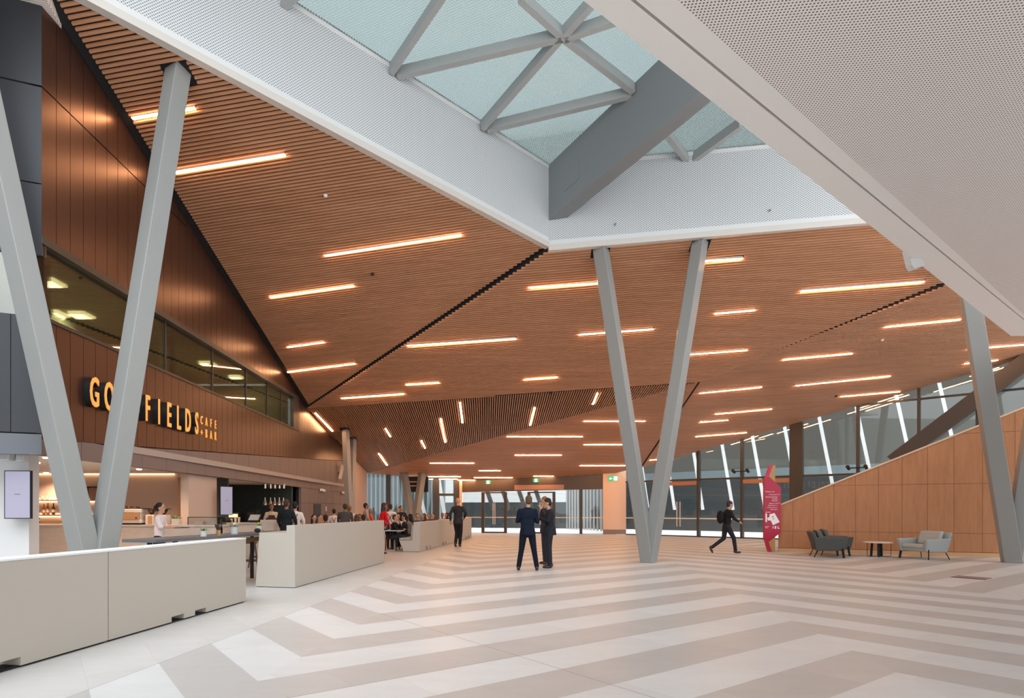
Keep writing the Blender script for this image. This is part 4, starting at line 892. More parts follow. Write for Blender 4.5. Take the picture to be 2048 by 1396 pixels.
pl(407, 1073, .055, .10, 'small green plant in a round white pot on the high table', m_pot, [m_leaf], .10)
pl(469, 1067.5, .075, .135, 'white orchid-like flowers in the largest grey pot on the high table', m_pot, [m_leaf, m_flow], .17, 14, .5)
pl(518, 1062.5, .07, .12, 'yellow-green plant in a grey pot at the far end of the high table', m_pot, [m_leafy], .13)
q = onT(437, 1071); t = thing('brass_holder', q, 'ribbed brass cutlery holder with dark stems on the high table', 'holder'); a = MB(); a.lathe(q+V(0,0,.001), [(.04, 0), (.045, .1), (.038, .1), (.036, .02)], 14); a.build('cup', m_brass, t); a = MB()
for k in range(12): a.tube(q+V(0, 0, .03), q+V(math.cos(k)*.06, math.sin(k)*.06, .19+.01*(k % 3)), .004, .012, 5)
a.build('stems', mat('dried', (.05, .03, .03), .7), t)
q = onT(515, 1065); a = MB(); a.ell(q+V(0,0,.045), .07, .05, .045); tag(a.build('napkin_bag', m_black, smooth=True), 'small black rounded pouch on the high table by the yellow plant', 'pouch')
q = onT(525, 1065); a = MB(); a.lathe(q, [(.02, 0), (.02, .06)], 10); tag(a.build('brass_tumbler', m_brass), 'small brass tumbler at the right end of the high table', 'cup')
q = V(0,0,0)+at(552, 1062, 12.3); q.z = 1.03; 
# service counter items
q = V(at(508, HY, 17.95).x, 17.95, 1.081); t = thing('till_screen', q, 'tilted till screen on the service counter', 'till'); a = MB(); a.prism([q+V(-.17, -.08, .05), q+V(.17, -.08, .05), q+V(.20, .08, .25), q+V(-.14, .08, .25)], (0, .03, 0)); a.build('case', m_black, t)
a = MB(); a.prism([q+V(-.15, -.085, .07), q+V(.15, -.085, .07), q+V(.175, .068, .235), q+V(-.12, .068, .235)], (0, -.003, .0)); a.build('display', mat('till_face', (.4, .4, .4), .4), t); a = MB(); a.cbox(q, .2, .16, .06); a.build('stand', m_black, t)
for i, px in enumerate((463, 471, 478)):
    a = MB(); x_ = at(px, HY, 17.9).x; a.lathe((x_, 17.9, 1.081), [(.03, 0), (.04, .12+.02*i), (.034, .12+.02*i), (.025, .01)], 12); tag(a.build('glass_jar', m_bk[2]), f'clear glass jar on the service counter, {ORD[i]} from the left', 'jar', 'glass jars by the till')
q = V(at(456, HY, 17.85).x, 17.85, 1.081); a = MB(); a.lathe(q, [(.09, 0), (.11, .07), (.09, .07), (.06, .02)], 14); tag(a.build('dark_bowl', m_black), 'dark bowl at the left end of the service counter', 'bowl')
# glass display case at the end of the bar
x0 = at(383, HY, 14.55).x; x1 = at(442, HY, 14.55).x; t = thing('display_case', V((x0+x1)/2, 14.6, 1.1), 'glass food display case on the end of the marble bar', 'display case')
a = MB(); a.box(x0, 14.35, 1.101, x1, 14.37, 1.28); a.box(x1-.01, 14.35, 1.101, x1, 14.9, 1.28); a.box(x0, 14.35, 1.27, x1, 14.9, 1.28); a.build('glass', m_glass, t)
a = MB(); a.box(x0, 14.34, 1.278, x1, 14.36, 1.292); a.box(x1-.012, 14.34, 1.101, x1, 14.36, 1.29); a.box(x0, 14.34, 1.101, x0+.012, 14.36, 1.29); a.build('frame', m_black, t)
a = MB(); a.box(x0+.1, 14.5, 1.101, x0+.3, 14.7, 1.18); a.box(x1-.3, 14.5, 1.101, x1-.14, 14.7, 1.22); tag(a.build('food_boxes', m_crm), 'pale food boxes inside the glass display case', 'box')
# ------------------------------------------------------------------ red wayfinding totem
YT = 20.75
m_red = mat('crimson_paint', (.42, .012, .05), .4); m_red2 = mat('crimson_edge', (.55, .02, .07), .4); m_gold = mat('gold_plywood', (.42, .25, .09), .5); m_txt = mat('white_vinyl', (.85, .82, .82), .5)
tt = thing('wayfinding_totem', ground(1543, 1103), 'tall crimson angular wayfinding totem with white directory lettering beside the timber wall', 'sign')
def tp(l, Y=YT): return [at(x, y, Y) for x, y in l]
front = tp([(1529, 958), (1538, 953), (1562, 975), (1562, 1065), (1537, 1084), (1529, 1080)])
a = MB(); a.prism(front, (0, .10, 0)); a.build('directory_panel', m_red, tt)
a = MB(); a.prism(tp([(1529.4, 958), (1539.4, 930.3), (1545.8, 930.7), (1538, 953)]), (.02, .10, 0)); a.build('upper_fin', m_red2, tt)
a = MB(); a.prism([p+V(0, .02, 0) for p in tp([(1538.2, 952.6), (1545.8, 930.7), (1551.8, 930.7), (1550.5, 964.4)])], (0, .25, 0)); a.build('upper_side', m_gold, tt)
a = MB(); P = tp([(1529, 1079.7), (1537.2, 1084), (1543.9, 1103), (1535.8, 1103)])
for p in P: p.z = max(p.z, .0)
a.prism(P, (.02, .10, 0)); a.build('lower_fin', m_red, tt)
a = MB(); P = [p+V(0, .02, 0) for p in tp([(1537.4, 1083.8), (1551, 1073.4), (1551, 1103), (1543.9, 1103)])]
for p in P: p.z = max(p.z, .0)
a.prism(P, (0, .25, 0)); a.build('lower_side', m_gold, tt)
def twrite(s_, px, py, hpx, right=False, parent=tt, Y=YT, bold=.01):
    k = Y/FPX; me, w_ = text_mesh(s_, hpx*k, .002, 1, bold); o = at(px, py, Y-.004)
    if right: o.x -= w_
    put_mesh('lettering', me, Matrix.Translation(o)@Matrix(((1,0,0,0),(0,0,-1,0),(0,1,0,0),(0,0,0,1))), [m_txt], parent)
for s_, px, py, rt in [('Doors 1-10', 1534, 984.5, 0), ('11 Doors 20, 21', 1555, 990.5, 1), ('Concourse Rooms', 1555, 995, 1), ('Hospitality', 1555, 999, 1), ('Suite 8-9', 1555, 1002.3, 1), ('Doors 11-19', 1555, 1008, 1), ('Gallery Rooms 1, 2', 1555, 1012.3, 1), ('Courtyard Rooms 1, 2', 1555, 1016.3, 1), ('MCEC Spaces', 1555, 1020.3, 1)]:
    k = min(2.3, 2.3*25/(len(s_)*1.35)) if rt else 2.3
    twrite(s_, px, py, k, bool(rt))
for px, py, d in ((1531.2, 984, -1), (1558.5, 990, 1), (1558.5, 1007.5, 1)):
    a = MB(); a.prism(tp([(px-d, py-2.2), (px+d, py-1.1), (px-d, py)], YT-.004), (0, .003, 0)); a.build('arrow', m_txt, tt)
for x0, y0, x1, y1 in ((1530.5, 1053, 1538, 1053.8), (1530.5, 1055, 1535, 1055.8), (1545.5, 1052.5, 1547, 1057), (1549.5, 1052, 1552.5, 1057.5), (1555, 1052, 1556.5, 1057.5), (1557, 1056, 1559.3, 1057.5), (1531, 1024, 1541, 1024.8), (1531, 1027, 1534, 1044)):
    a = MB(); a.prism(tp([(x0, y0), (x1, y0), (x1, y1), (x0, y1)], YT-.004), (0, .003, 0)); a.build('printed_mark', m_txt, tt)
a = MB()
a.prism(tp([(1539, 1028.5), (1549, 1026), (1559.5, 1044), (1546, 1050.5), (1541.5, 1041), (1536, 1041), (1534.5, 1036), (1539, 1034)], YT-.005), (0, .003, 0))
a.build('floor_map', m_txt, tt)
a = MB(); a.prism(tp([(1544, 1033), (1547.5, 1031.5), (1547, 1034), (1544, 1035)], YT-.006), (0, .001, 0)); a.prism(tp([(1545.5, 1037), (1548, 1036), (1548, 1038), (1545.8, 1038.6)], YT-.006), (0, .001, 0)); a.build('map_mark', m_red, tt)
# ------------------------------------------------------------------ lounge chairs and table
def armchair(c, rz, label, colr, colr2, wd=.92, dp=.86):
    t = thing('armchair', c, label, 'armchair', rz, 'low upholstered lounge chairs'); m = mat('upholstery', colr, .85, spec=.2); m2 = mat('seat_fabric', colr2, .85, spec=.2)
    # local: front is -y
    def L(name, mm, f, bev=.03, sm=False):
        a = MB(); f(a); o = a.build(name, mm, smooth=sm); o.parent = t
        if bev:
            b = o.modifiers.new('bevel', 'BEVEL'); b.width = bev; b.segments = 3; b.limit_method = 'ANGLE'
        return o
    w2 = wd/2
    L('shell', m, lambda a: (a.prism([(-w2+.10, -dp/2+.04, .23), (w2-.10, -dp/2+.04, .23), (w2-.06, dp/2-.10, .20), (-w2+.06, dp/2-.10, .20)], (0, 0, .14))))
    L('seat_cushion', m2, lambda a: a.prism([(-w2+.12, -dp/2+.0, .33), (w2-.12, -dp/2+.0, .33), (w2-.14, dp/2-.20, .30), (-w2+.14, dp/2-.20, .30)], (0, 0, .13)), .05)
    L('backrest', m, lambda a: a.quadbox([(-w2+.04, dp/2-.22, .24), (w2-.04, dp/2-.22, .24), (w2-.04, dp/2-.10, .22), (-w2+.04, dp/2-.10, .22)], [(-w2-.02, dp/2-.04, .80), (w2+.02, dp/2-.04, .80), (w2+.0, dp/2+.08, .78), (-w2-.0, dp/2+.08, .78)]), .045)
    q_ = w2-.13
    L('back_cushion', m2, lambda a: a.quadbox([(-q_, dp/2-.34, .44), (q_, dp/2-.34, .44), (q_, dp/2-.2, .44), (-q_, dp/2-.2, .44)], [(-q_, dp/2-.20, .83), (q_, dp/2-.20, .83), (q_, dp/2-.07, .83), (-q_, dp/2-.07, .83)]), .05)
    for s_ in (-1, 1):
        L('armrest', m, lambda a: a.quadbox([(s_*(w2-.14), -dp/2+.02, .22), (s_*(w2-.05), -dp/2+.02, .22), (s_*(w2-.05), dp/2-.08, .20), (s_*(w2-.14), dp/2-.08, .20)], [(s_*(w2-.10), -dp/2-.05, .60), (s_*(w2+.02), -dp/2-.05, .60), (s_*(w2+.02), dp/2-.0, .62), (s_*(w2-.08), dp/2-.0, .62)]), .035)
        L('leg', m_black, lambda a: a.bar((s_*(w2-.045), -dp/2+.10, .30), (s_*(w2-.02), -dp/2+.06, 0), .025, .06), .004)
        L('leg', m_black, lambda a: a.bar((s_*(w2-.10), dp/2-.12, .24), (s_*(w2-.04), dp/2-.02, 0), .02, .02), 0)
    return t
g1_, g2_ = (.085, .088, .085), (.135, .13, .12)
armchair(ground(1654, 1113.5), math.radians(68), 'dark grey armchair nearest the camera beside the crimson totem', g1_, g2_)
armchair(V(12.15, 19.5, 0), math.radians(68), 'dark grey armchair half hidden behind the other dark one', g1_, g2_)
armchair(ground(1848, 1117.5), math.radians(-76), 'pale grey armchair on its own right of the small round table', (.36, .38, .38), (.44, .46, .455), .92, .90)
c = ground(1756, 1113); t = thing('coffee_table', c, 'small round white-topped coffee table between the lounge chairs', 'table')
a = MB(); a.lathe(c, [(.385, .43), (.40, .435), (.40, .455), (.38, .46)], 32); a.build('tabletop', mat('white_top', (.78, .70, .63), .3), t)
for an in (.5, 2.2, 4.2):
    a = MB(); d = V(math.cos(an), math.sin(an), 0); a.bar(c+d*.16+V(0,0,.43), c+d*.19, .07, .045, up=d); a.build('leg', m_black, t)
a = MB()
for s_ in (-1, 1): a.path([c+V(s_*.37, -.05, .43), c+V(s_*.37, -.05, .03), c+V(s_*.33, -.05, .01), c+V(s_*.05, 0, .01)], .008, 6)
a.build('wire_frame', m_black, t)
# floor grate
a = MB(); G_ = [ground(x, y) for x, y in ((1900, 1154.5), (1916, 1151.3), (1984, 1156.5), (1970, 1160))]
a.prism([p+V(0,0,.001) for p in G_], (0, 0, .004), 0); e_ = G_[2]-G_[1]; f_ = G_[0]-G_[1]
a.prism([G_[1]+f_*.44+V(0,0,.006), G_[2]+f_*.44+V(0,0,.006), G_[2]+f_*.56+V(0,0,.006), G_[1]+f_*.56+V(0,0,.006)], (0, 0, .002), 1)
tag(a.build('floor_grate', [mat('grate_dark', (.10, .055, .045), .5), m_cream]), 'slotted dark floor grate set in the tiles at the lower right', 'floor grate')
# tree in the courtyard beyond the glass
c = ground(1507, 1062.5); c.y += 0; t = thing('autumn_tree', c, 'small golden-leaved tree outside the glass wall beside the totem', 'tree')
a = MB(); a.tube(c, c+V(.05, 0, 1.2), .05, .035, 7); rnd = random.Random(4)
for k in range(14): an = rnd.uniform(0, 6.28); a.tube(c+V(.04, 0, .7+.08*k), c+V(.04, 0, 1.0+.1*k)+V(math.cos(an)*.5, math.sin(an)*.5, .3), .014, .006, 5)
a.build('trunk', mat('bark', (.12, .08, .05), .8), t)
a = MB()
for k in range(900):
    z = rnd.uniform(.75, 3.0); rr_ = .62*math.sqrt(max(0, 1-((z-1.8)/1.3)**2))*rnd.random()**.5; an = rnd.uniform(0, 6.28); q = c+V(math.cos(an)*rr_+.05, math.sin(an)*rr_, z); n1 = V(rnd.gauss(0,1), rnd.gauss(0,1), rnd.gauss(0,1)).normalized()*.045; n2 = n1.orthogonal().normalized()*.03
    a.face([q-n1, q-n2, q+n1, q+n2], rnd.randrange(3))
a.build('foliage', [mat('gold_leaf', (.50, .30, .10), .6), mat('pale_leaf', (.65, .50, .30), .6), mat('brown_leaf', (.25, .12, .04), .6)], t)
# small fittings: sprinklers, sensors on upstands, ceiling knobs
for i, (w0, w1, px, py, lb) in enumerate([(PA, AP, 483, 118, 'small sensor on the left white upstand, nearest the camera'), (PA, AP, 905, 350, 'small sensor on the left white upstand, near the corner'), (PA, E1, 1230, 452, 'small sensor low on the rear white upstand, left one'), (PA, E1, 1538, 424, 'small sensor on the rear white upstand, right one')]):
    q = onwall(w0, w1, px, py); q += V(.0, -.05, 0) if w1 is E1 else V(d1.y*-1, d1.x, 0)*-.05
    a = MB(); a.tube(q, q+V(0, 0, .05), .022, n=8); a.tube(q+V(0,0,.02), q+V(0, .06, .02) if w1 is E1 else q+V(-.05, .05, .02), .012, n=6)
    tag(a.build('fire_sensor', m_steel2), lb, 'sensor', 'sensors on the white upstands')
for px, py, k, mm, lb in [(651, 391, 'a', m_white, 'small white dome in the slats left of centre'), (745, 548, 'a', m_black, 'small black dome in the slats left of centre'), (1764, 680, 'e', m_white, 'small white dome in the right-hand slats'), (1672, 792, 'e', m_black, 'small black dome in the right-hand slats'), (1100, 786, 'b', m_black, 'tiny sprinkler at the edge of the dark-gapped triangle')]:
    q = ray(k, px, py); a = MB(); a.ell(q, .055, .055, .05, 10, 6); tag(a.build('ceiling_dome', mm, smooth=True), lb, 'sensor', 'domes in the timber ceiling')
# ------------------------------------------------------------------ people
m_skin = mat('skin', (.52, .27, .17), .55); m_skin2 = mat('darker_skin', (.30, .14, .085), .55); m_shoe = mat('black_shoe', (.02, .018, .018), .3)
_cl = {}
def cm_(col, rough=.85):
    k = (tuple(col), rough)
    if k not in _cl: _cl[k] = mat('cloth', col, rough, spec=.2)
    return _cl[k]
def cap(a, p, q, r0, r1, n=10):
    p = Vector(p); q = Vector(q); a.tube(p, q, r0, r1, n=n); a.ell(p, r0, r0, r0, n, 6); a.ell(q, r1, r1, r1, n, 6)
def person(loc, rz, label, h=1.75, sit=False, top=(.5,.5,.5), bot=(.03,.03,.035), hair=(.03,.02,.015), skin=None, arms=None, legs=None, lean=(0, 0), head=(0, 0), style='short', vox=.02, coat=False, sleeves=True, skirt=False, shoes=None, pel=None, grp=None, wide=1.0, fine=False):
    k = h/1.75; sk = skin or m_skin
    P = Vector(pel) if pel else V(0, 0, .50 if sit else .94)
    N = P+V(lean[0], lean[1], .52)                  # base of neck
    H = N+V(head[0], head[1], .175)
    up = (N-P).normalized()
    arms = arms or [((-.25, .02, -.26), (-.24, .12, -.48)), ((.25, .02, -.26), (.24, .12, -.48))]   # relative to neck
    if legs is None: legs = [((-.11, .45, .02), (-.12, .45, -.42)), ((.11, .45, .02), (.12, .45, -.42))] if sit else [((-.10, .02, -.44), (-.11, 0, -.86)), ((.10, .02, -.44), (.11, 0, -.86))]
    def fin(a, name, mm, par=None, vx=vox, sm=2):
        o = a.build(name, mm, smooth=True)
        r = o.modifiers.new('remesh', 'REMESH'); r.mode = 'VOXEL'; r.voxel_size = vx; r.use_smooth_shade = True
        s_ = o.modifiers.new('smooth', 'SMOOTH'); s_.factor = .5; s_.iterations = sm
        if par: o.parent = par
        return o
    # body: head, neck, trunk, limbs, hands as one surface
    a = MB(); R = Matrix.Rotation(math.atan2(head[1], .175)*-.7, 3, 'X')
    a.ell(H+V(0, .0, .03), .076, .095, .10, 14, 10, rot=R); a.ell(H+R@V(0, .022, -.045), .055, .068, .075, 12, 8, rot=R)
    a.ell(H+R@V(0, .10, -.012), .013, .022, .026, 8, 6, rot=R)          # nose
    a.ell(H+R@V(0, .088, -.058), .026, .012, .010, 8, 6, rot=R); a.ell(H+R@V(0, .075, -.098), .025, .02, .02, 8, 6)   # lips, chin
    for s_ in (-1, 1): a.ell(H+R@V(s_*.078, .0, -.01), .012, .022, .032, 8, 6, rot=R)
    cap(a, N-up*.04, H-V(0, 0, .05), .055, .05)
    a.ell(P+up*.36, .15*wide, .095, .20, 14, 10); a.ell(P+up*.12, .135*wide, .095, .18, 14, 10); a.ell(P, .14*wide, .10, .11, 14, 8)
    hr = vox*.62
    for i, (e, w_) in enumerate(arms):
        s_ = -1 if i == 0 else 1; sh = N+V(s_*.17*wide, -.005, -.06); E = N+Vector(e); W = N+Vector(w_)
        cap(a, sh, E, .048, .038); cap(a, E, W, .036, .025)
        d = (W-E).normalized(); pm = W+d*.045; sd = d.cross(V(0, 0, 1)); sd = sd.normalized() if sd.length > .1 else V(1, 0, 0); nn_ = sd.cross(d)
        a.ell(pm, .034, .034, .034, 8, 6); cap(a, W, W+d*.07, .026, .03)
        f0 = max(.0085, hr*.6)
        for j, ln in enumerate((.062, .074, .070, .054)):
            b = W+d*.085+sd*(j-1.5)*.021; c1 = b+d*ln*.55; c2 = c1+(d*.55-nn_*.83)*ln*.5; cap(a, b, c1, f0, f0*.9, 6); cap(a, c1, c2, f0*.9, f0*.8, 6)
        b = W+d*.035-sd*s_*.028; cap(a, b, b+(d*.7-sd*s_*.7)*.05, .012, f0, 6)
    for i, (kn, an) in enumerate(legs):
        s_ = -1 if i == 0 else 1; hp_ = P+V(s_*.085, 0, -.02); K_ = P+Vector(kn); A_ = P+Vector(an)
        cap(a, hp_, K_, .08, .052); cap(a, K_, A_, .05, .036); 
    body = fin(a, 'person', sk, None, vox*(.55 if fine else .75), 1); body.location = loc; body.rotation_euler = (0, 0, rz); body.scale = (k, k, k)
    tag(body, label, 'person', grp)
    ft = []
    # upper garment
    a = MB()
    a.ell(P+up*.37+V(0,-.005,0), .185*wide, .118, .19, 16, 10); a.ell(P+up*.17, .163*wide, .118, .22, 16, 10); cap(a, N+V(-.155*wide, -.005, -.065), N+V(.155*wide, -.005, -.065), .066, .066); cap(a, N-up*.12, N-up*.015, .10, .062)
    if coat: a.ell(P+up*.0, .180*wide, .125, .17, 16, 8); a.tube(P+up*.1, P-up*.11, .155*wide, .178*wide, 18)
    else: a.ell(P+up*.03, .158*wide, .112, .10, 16, 8)
    for i, (e, w_) in enumerate(arms):
        s_ = -1 if i == 0 else 1; sh = N+V(s_*.175*wide, -.005, -.065); E = N+Vector(e); W = N+Vector(w_)
        cap(a, sh, E, .066, .052); 
        if sleeves: cap(a, E, E.lerp(W, .93), .052, .038)
        else: cap(a, E, E.lerp(W, .12), .052, .048)
    g = fin(a, 'jacket' if coat else 'shirt', cm_(top), body, vox)
    if coat:
        a = MB(); a.lathe(N-up*.03, [(.060, -.02), (.066, .0), (.060, .035), (.05, .04), (.05, 0)], 14); o = a.build('shirt_collar', cm_((.8, .8, .8)), smooth=True); o.parent = body
    # lower garment
    a = MB(); a.ell(P+V(0, 0, -.01), .165*wide, .118, .12, 14, 8)
    for i, (kn, an) in enumerate(legs):
        s_ = -1 if i == 0 else 1; hp_ = P+V(s_*.088, 0, -.03); K_ = P+Vector(kn); A_ = P+Vector(an); 
        if skirt: cap(a, hp_, hp_.lerp(K_, .8), .11, .12)
        else: cap(a, hp_, K_, .098, .070); cap(a, K_, K_.lerp(A_, .97), .068, .056)
    fin(a, 'skirt' if skirt else 'trousers', cm_(bot), body, vox)
    for i, (kn, an) in enumerate(legs):
        K_ = P+Vector(kn); A_ = P+Vector(an); a = MB(); fz = shoes[i] if isinstance(shoes, list) else 0
        R2 = Matrix.Rotation(fz, 3, 'X'); q = A_+R2@V(0, .07, -.052); a.ell(q, .042, .125, .038, 12, 8, rot=R2); a.ell(A_+R2@V(0, -.02, -.02), .042, .055, .055, 12, 8, rot=R2)
        o = fin(a, 'shoe', m_shoe if not isinstance(shoes, tuple) else cm_(shoes, .4), body, min(vox, .014), 1)
    if style != 'bald':
        a = MB(); a.ell(H+R@V(0, -.016, .045), .083, .098, .096, 14, 10, rot=R); a.ell(H+R@V(0, -.045, .0), .075, .065, .085, 12, 8, rot=R)
        if style == 'long': a.ell(H+V(0, -.07, -.12), .085, .055, .17, 12, 8); a.ell(H+V(-.06, -.02, -.06), .035, .06, .12, 10, 8); a.ell(H+V(.06, -.02, -.06), .035, .06, .12, 10, 8)
        if style == 'bun': a.ell(H+V(0, -.11, .02), .045, .045, .045, 10, 8)
        fin(a, 'hair', cm_(hair, .6), body, .012, 1)
    for s_ in (-1, 1):
        if h and not sit or fine or True:
            a = MB(); a.ell(H+R@V(s_*.032, .087, .008), .012, .008, .007, 8, 6); a.ell(H+R@V(s_*.032, .092, .030), .02, .006, .004, 8, 6); o = a.build('eye', m_shoe, smooth=True); o.parent = body
    if sit:
        c_ = Vector(loc); 
    return body, N, H
navy = (.006, .011, .025); char = (.018, .02, .026)
c = ground(1055, 1141)
p1, N1, H1 = person(c, math.radians(-4), 'man in a navy suit standing with his back to the camera', 1.79, coat=True, top=navy, bot=(.006, .009, .018), hair=(.10, .065, .04), fine=True, vox=.015, grp=None,
  arms=[((-.235, .03, -.30), (-.08, .22, -.27)), ((.24, .03, -.31), (.08, .23, -.24))], legs=[((-.14, .02, -.44), (-.21, 0, -.86)), ((.15, .02, -.44), (.22, .02, -.86))], head=(.03, .02))
c = ground(1099, 1135.5)
p2, N2, H2 = person(c, math.radians(86), 'dark-haired man in a charcoal suit in profile, looking down at his phone', 1.74, coat=True, top=char, bot=(.022, .024, .03), fine=True, vox=.015,
  arms=[((-.21, .05, -.27), (-.10, .26, -.20)), ((.22, .04, -.28), (.08, .27, -.22))], head=(0, .05), legs=[((-.10, .03, -.44), (-.11, 0, -.86)), ((.10, .0, -.44), (.11, -.03, -.86))])
c = ground(1093, 1128)+V(.0, 0, 0)
p3, N3, H3 = person(c, math.radians(118), 'ginger-haired man behind the two suited men, hand raised to his mouth', 1.80, coat=True, top=(.03, .03, .034), bot=(.035, .04, .055), hair=(.25, .11, .05), fine=True, vox=.015, shoes=(.08, .03, .015),
  arms=[((-.22, .10, -.27), (-.06, .20, -.02)), ((.22, .03, -.28), (.10, .24, -.24))], head=(0, .06), legs=[((-.10, .04, -.44), (-.12, .04, -.86)), ((.10, .0, -.44), (.11, -.03, -.86))])
for pp, NN, off, lb in ((p2, N2, (0, .35, -.18), 'black phone held by the man in the charcoal suit'), (p1, N1, (0.02, .31, -.22), None)):
    if lb:
        q = Matrix.LocRotScale(pp.location, pp.rotation_euler, pp.scale)@(NN+Vector(off)); a = MB(); a.prism([q+V(-.01, -.035, -.06), q+V(.01, -.035, -.06), q+V(.05, -.035, .07), q+V(.03, -.035, .07)], (0, .07, 0)); tag(a.build('mobile_phone', m_black), lb, 'phone')
c = ground(916, 1093.5)
person(c, math.radians(-14), 'bald man in a dark suit walking away past the bench barrier', 1.92, coat=True, top=(.03, .027, .03), bot=(.014, .013, .016), style='bald', vox=.017, fine=True,
  arms=[((-.26, -.10, -.27), (-.26, -.06, -.52)), ((.30, -.04, -.26), (.20, .13, -.42))], legs=[((-.07, .10, -.43), (-.07, -.10, -.83)), ((.09, .05, -.44), (.05, .06, -.86))], shoes=[-.5, 0])
c = ground(1453, 1108.5)
person(c, math.radians(-90), 'person in black striding right past the glass wall with a backpack', 1.74, top=(.014, .014, .017), bot=(.022, .022, .026), vox=.018, hair=(.05, .03, .05), lean=(0, .06), fine=True, shoes=[-1.1, .05],
  arms=[((-.22, -.14, -.24), (-.24, -.02, -.44)), ((.22, .08, -.27), (.20, .26, -.38))], legs=[((-.09, -.05, -.42), (-.09, -.45, -.72)), ((.09, .20, -.40), (.09, .26, -.82))], head=(0, .05))
a = MB(); q = Vector(c); a.ell(q+V(-.20, -.0, 1.22), .11, .15, .22, 12, 8); tag(a.build('backpack', cm_((.012, .012, .014)), smooth=True), 'black backpack on the striding person in black', 'backpack')
# waitress with a tray
c = V(at(318, HY, 12.9).x, 12.9, 0)
person(c, math.radians(-80), 'waitress in a white shirt and black skirt carrying a tray behind the barrier', 1.60, top=(.72, .66, .68), bot=(.012, .014, .022), style='bun', vox=.018, skirt=True, sleeves=False, hair=(.02, .018, .02),
  arms=[((-.20, .06, -.26), (-.14, .28, -.27)), ((.20, .06, -.26), (.12, .30, -.27))], lean=(0, .03))
q = c+V(.46, .06, 1.07); a = MB(); a.lathe(q, [(.15, 0), (.17, .012), (.16, .012), (.14, .004)], 20); tag(a.build('serving_tray', m_black), 'round black serving tray held by the waitress', 'tray')
m_wh = (.70, .60, .55); braces = cm_((.16, .01, .02))
def addbraces(p_, N_, k=1, w_=.035):
    a = MB()
    for s_ in (-1, 1): a.prism([N_+V(s_*.10-.012, -.120, -.06), N_+V(s_*.10+.012, -.120, -.06), N_+V(-s_*.09+.012, -.128, -.40), N_+V(-s_*.09-.012, -.128, -.40)], (0, -.008, 0))
    o = a.build('braces', braces); o.parent = p_
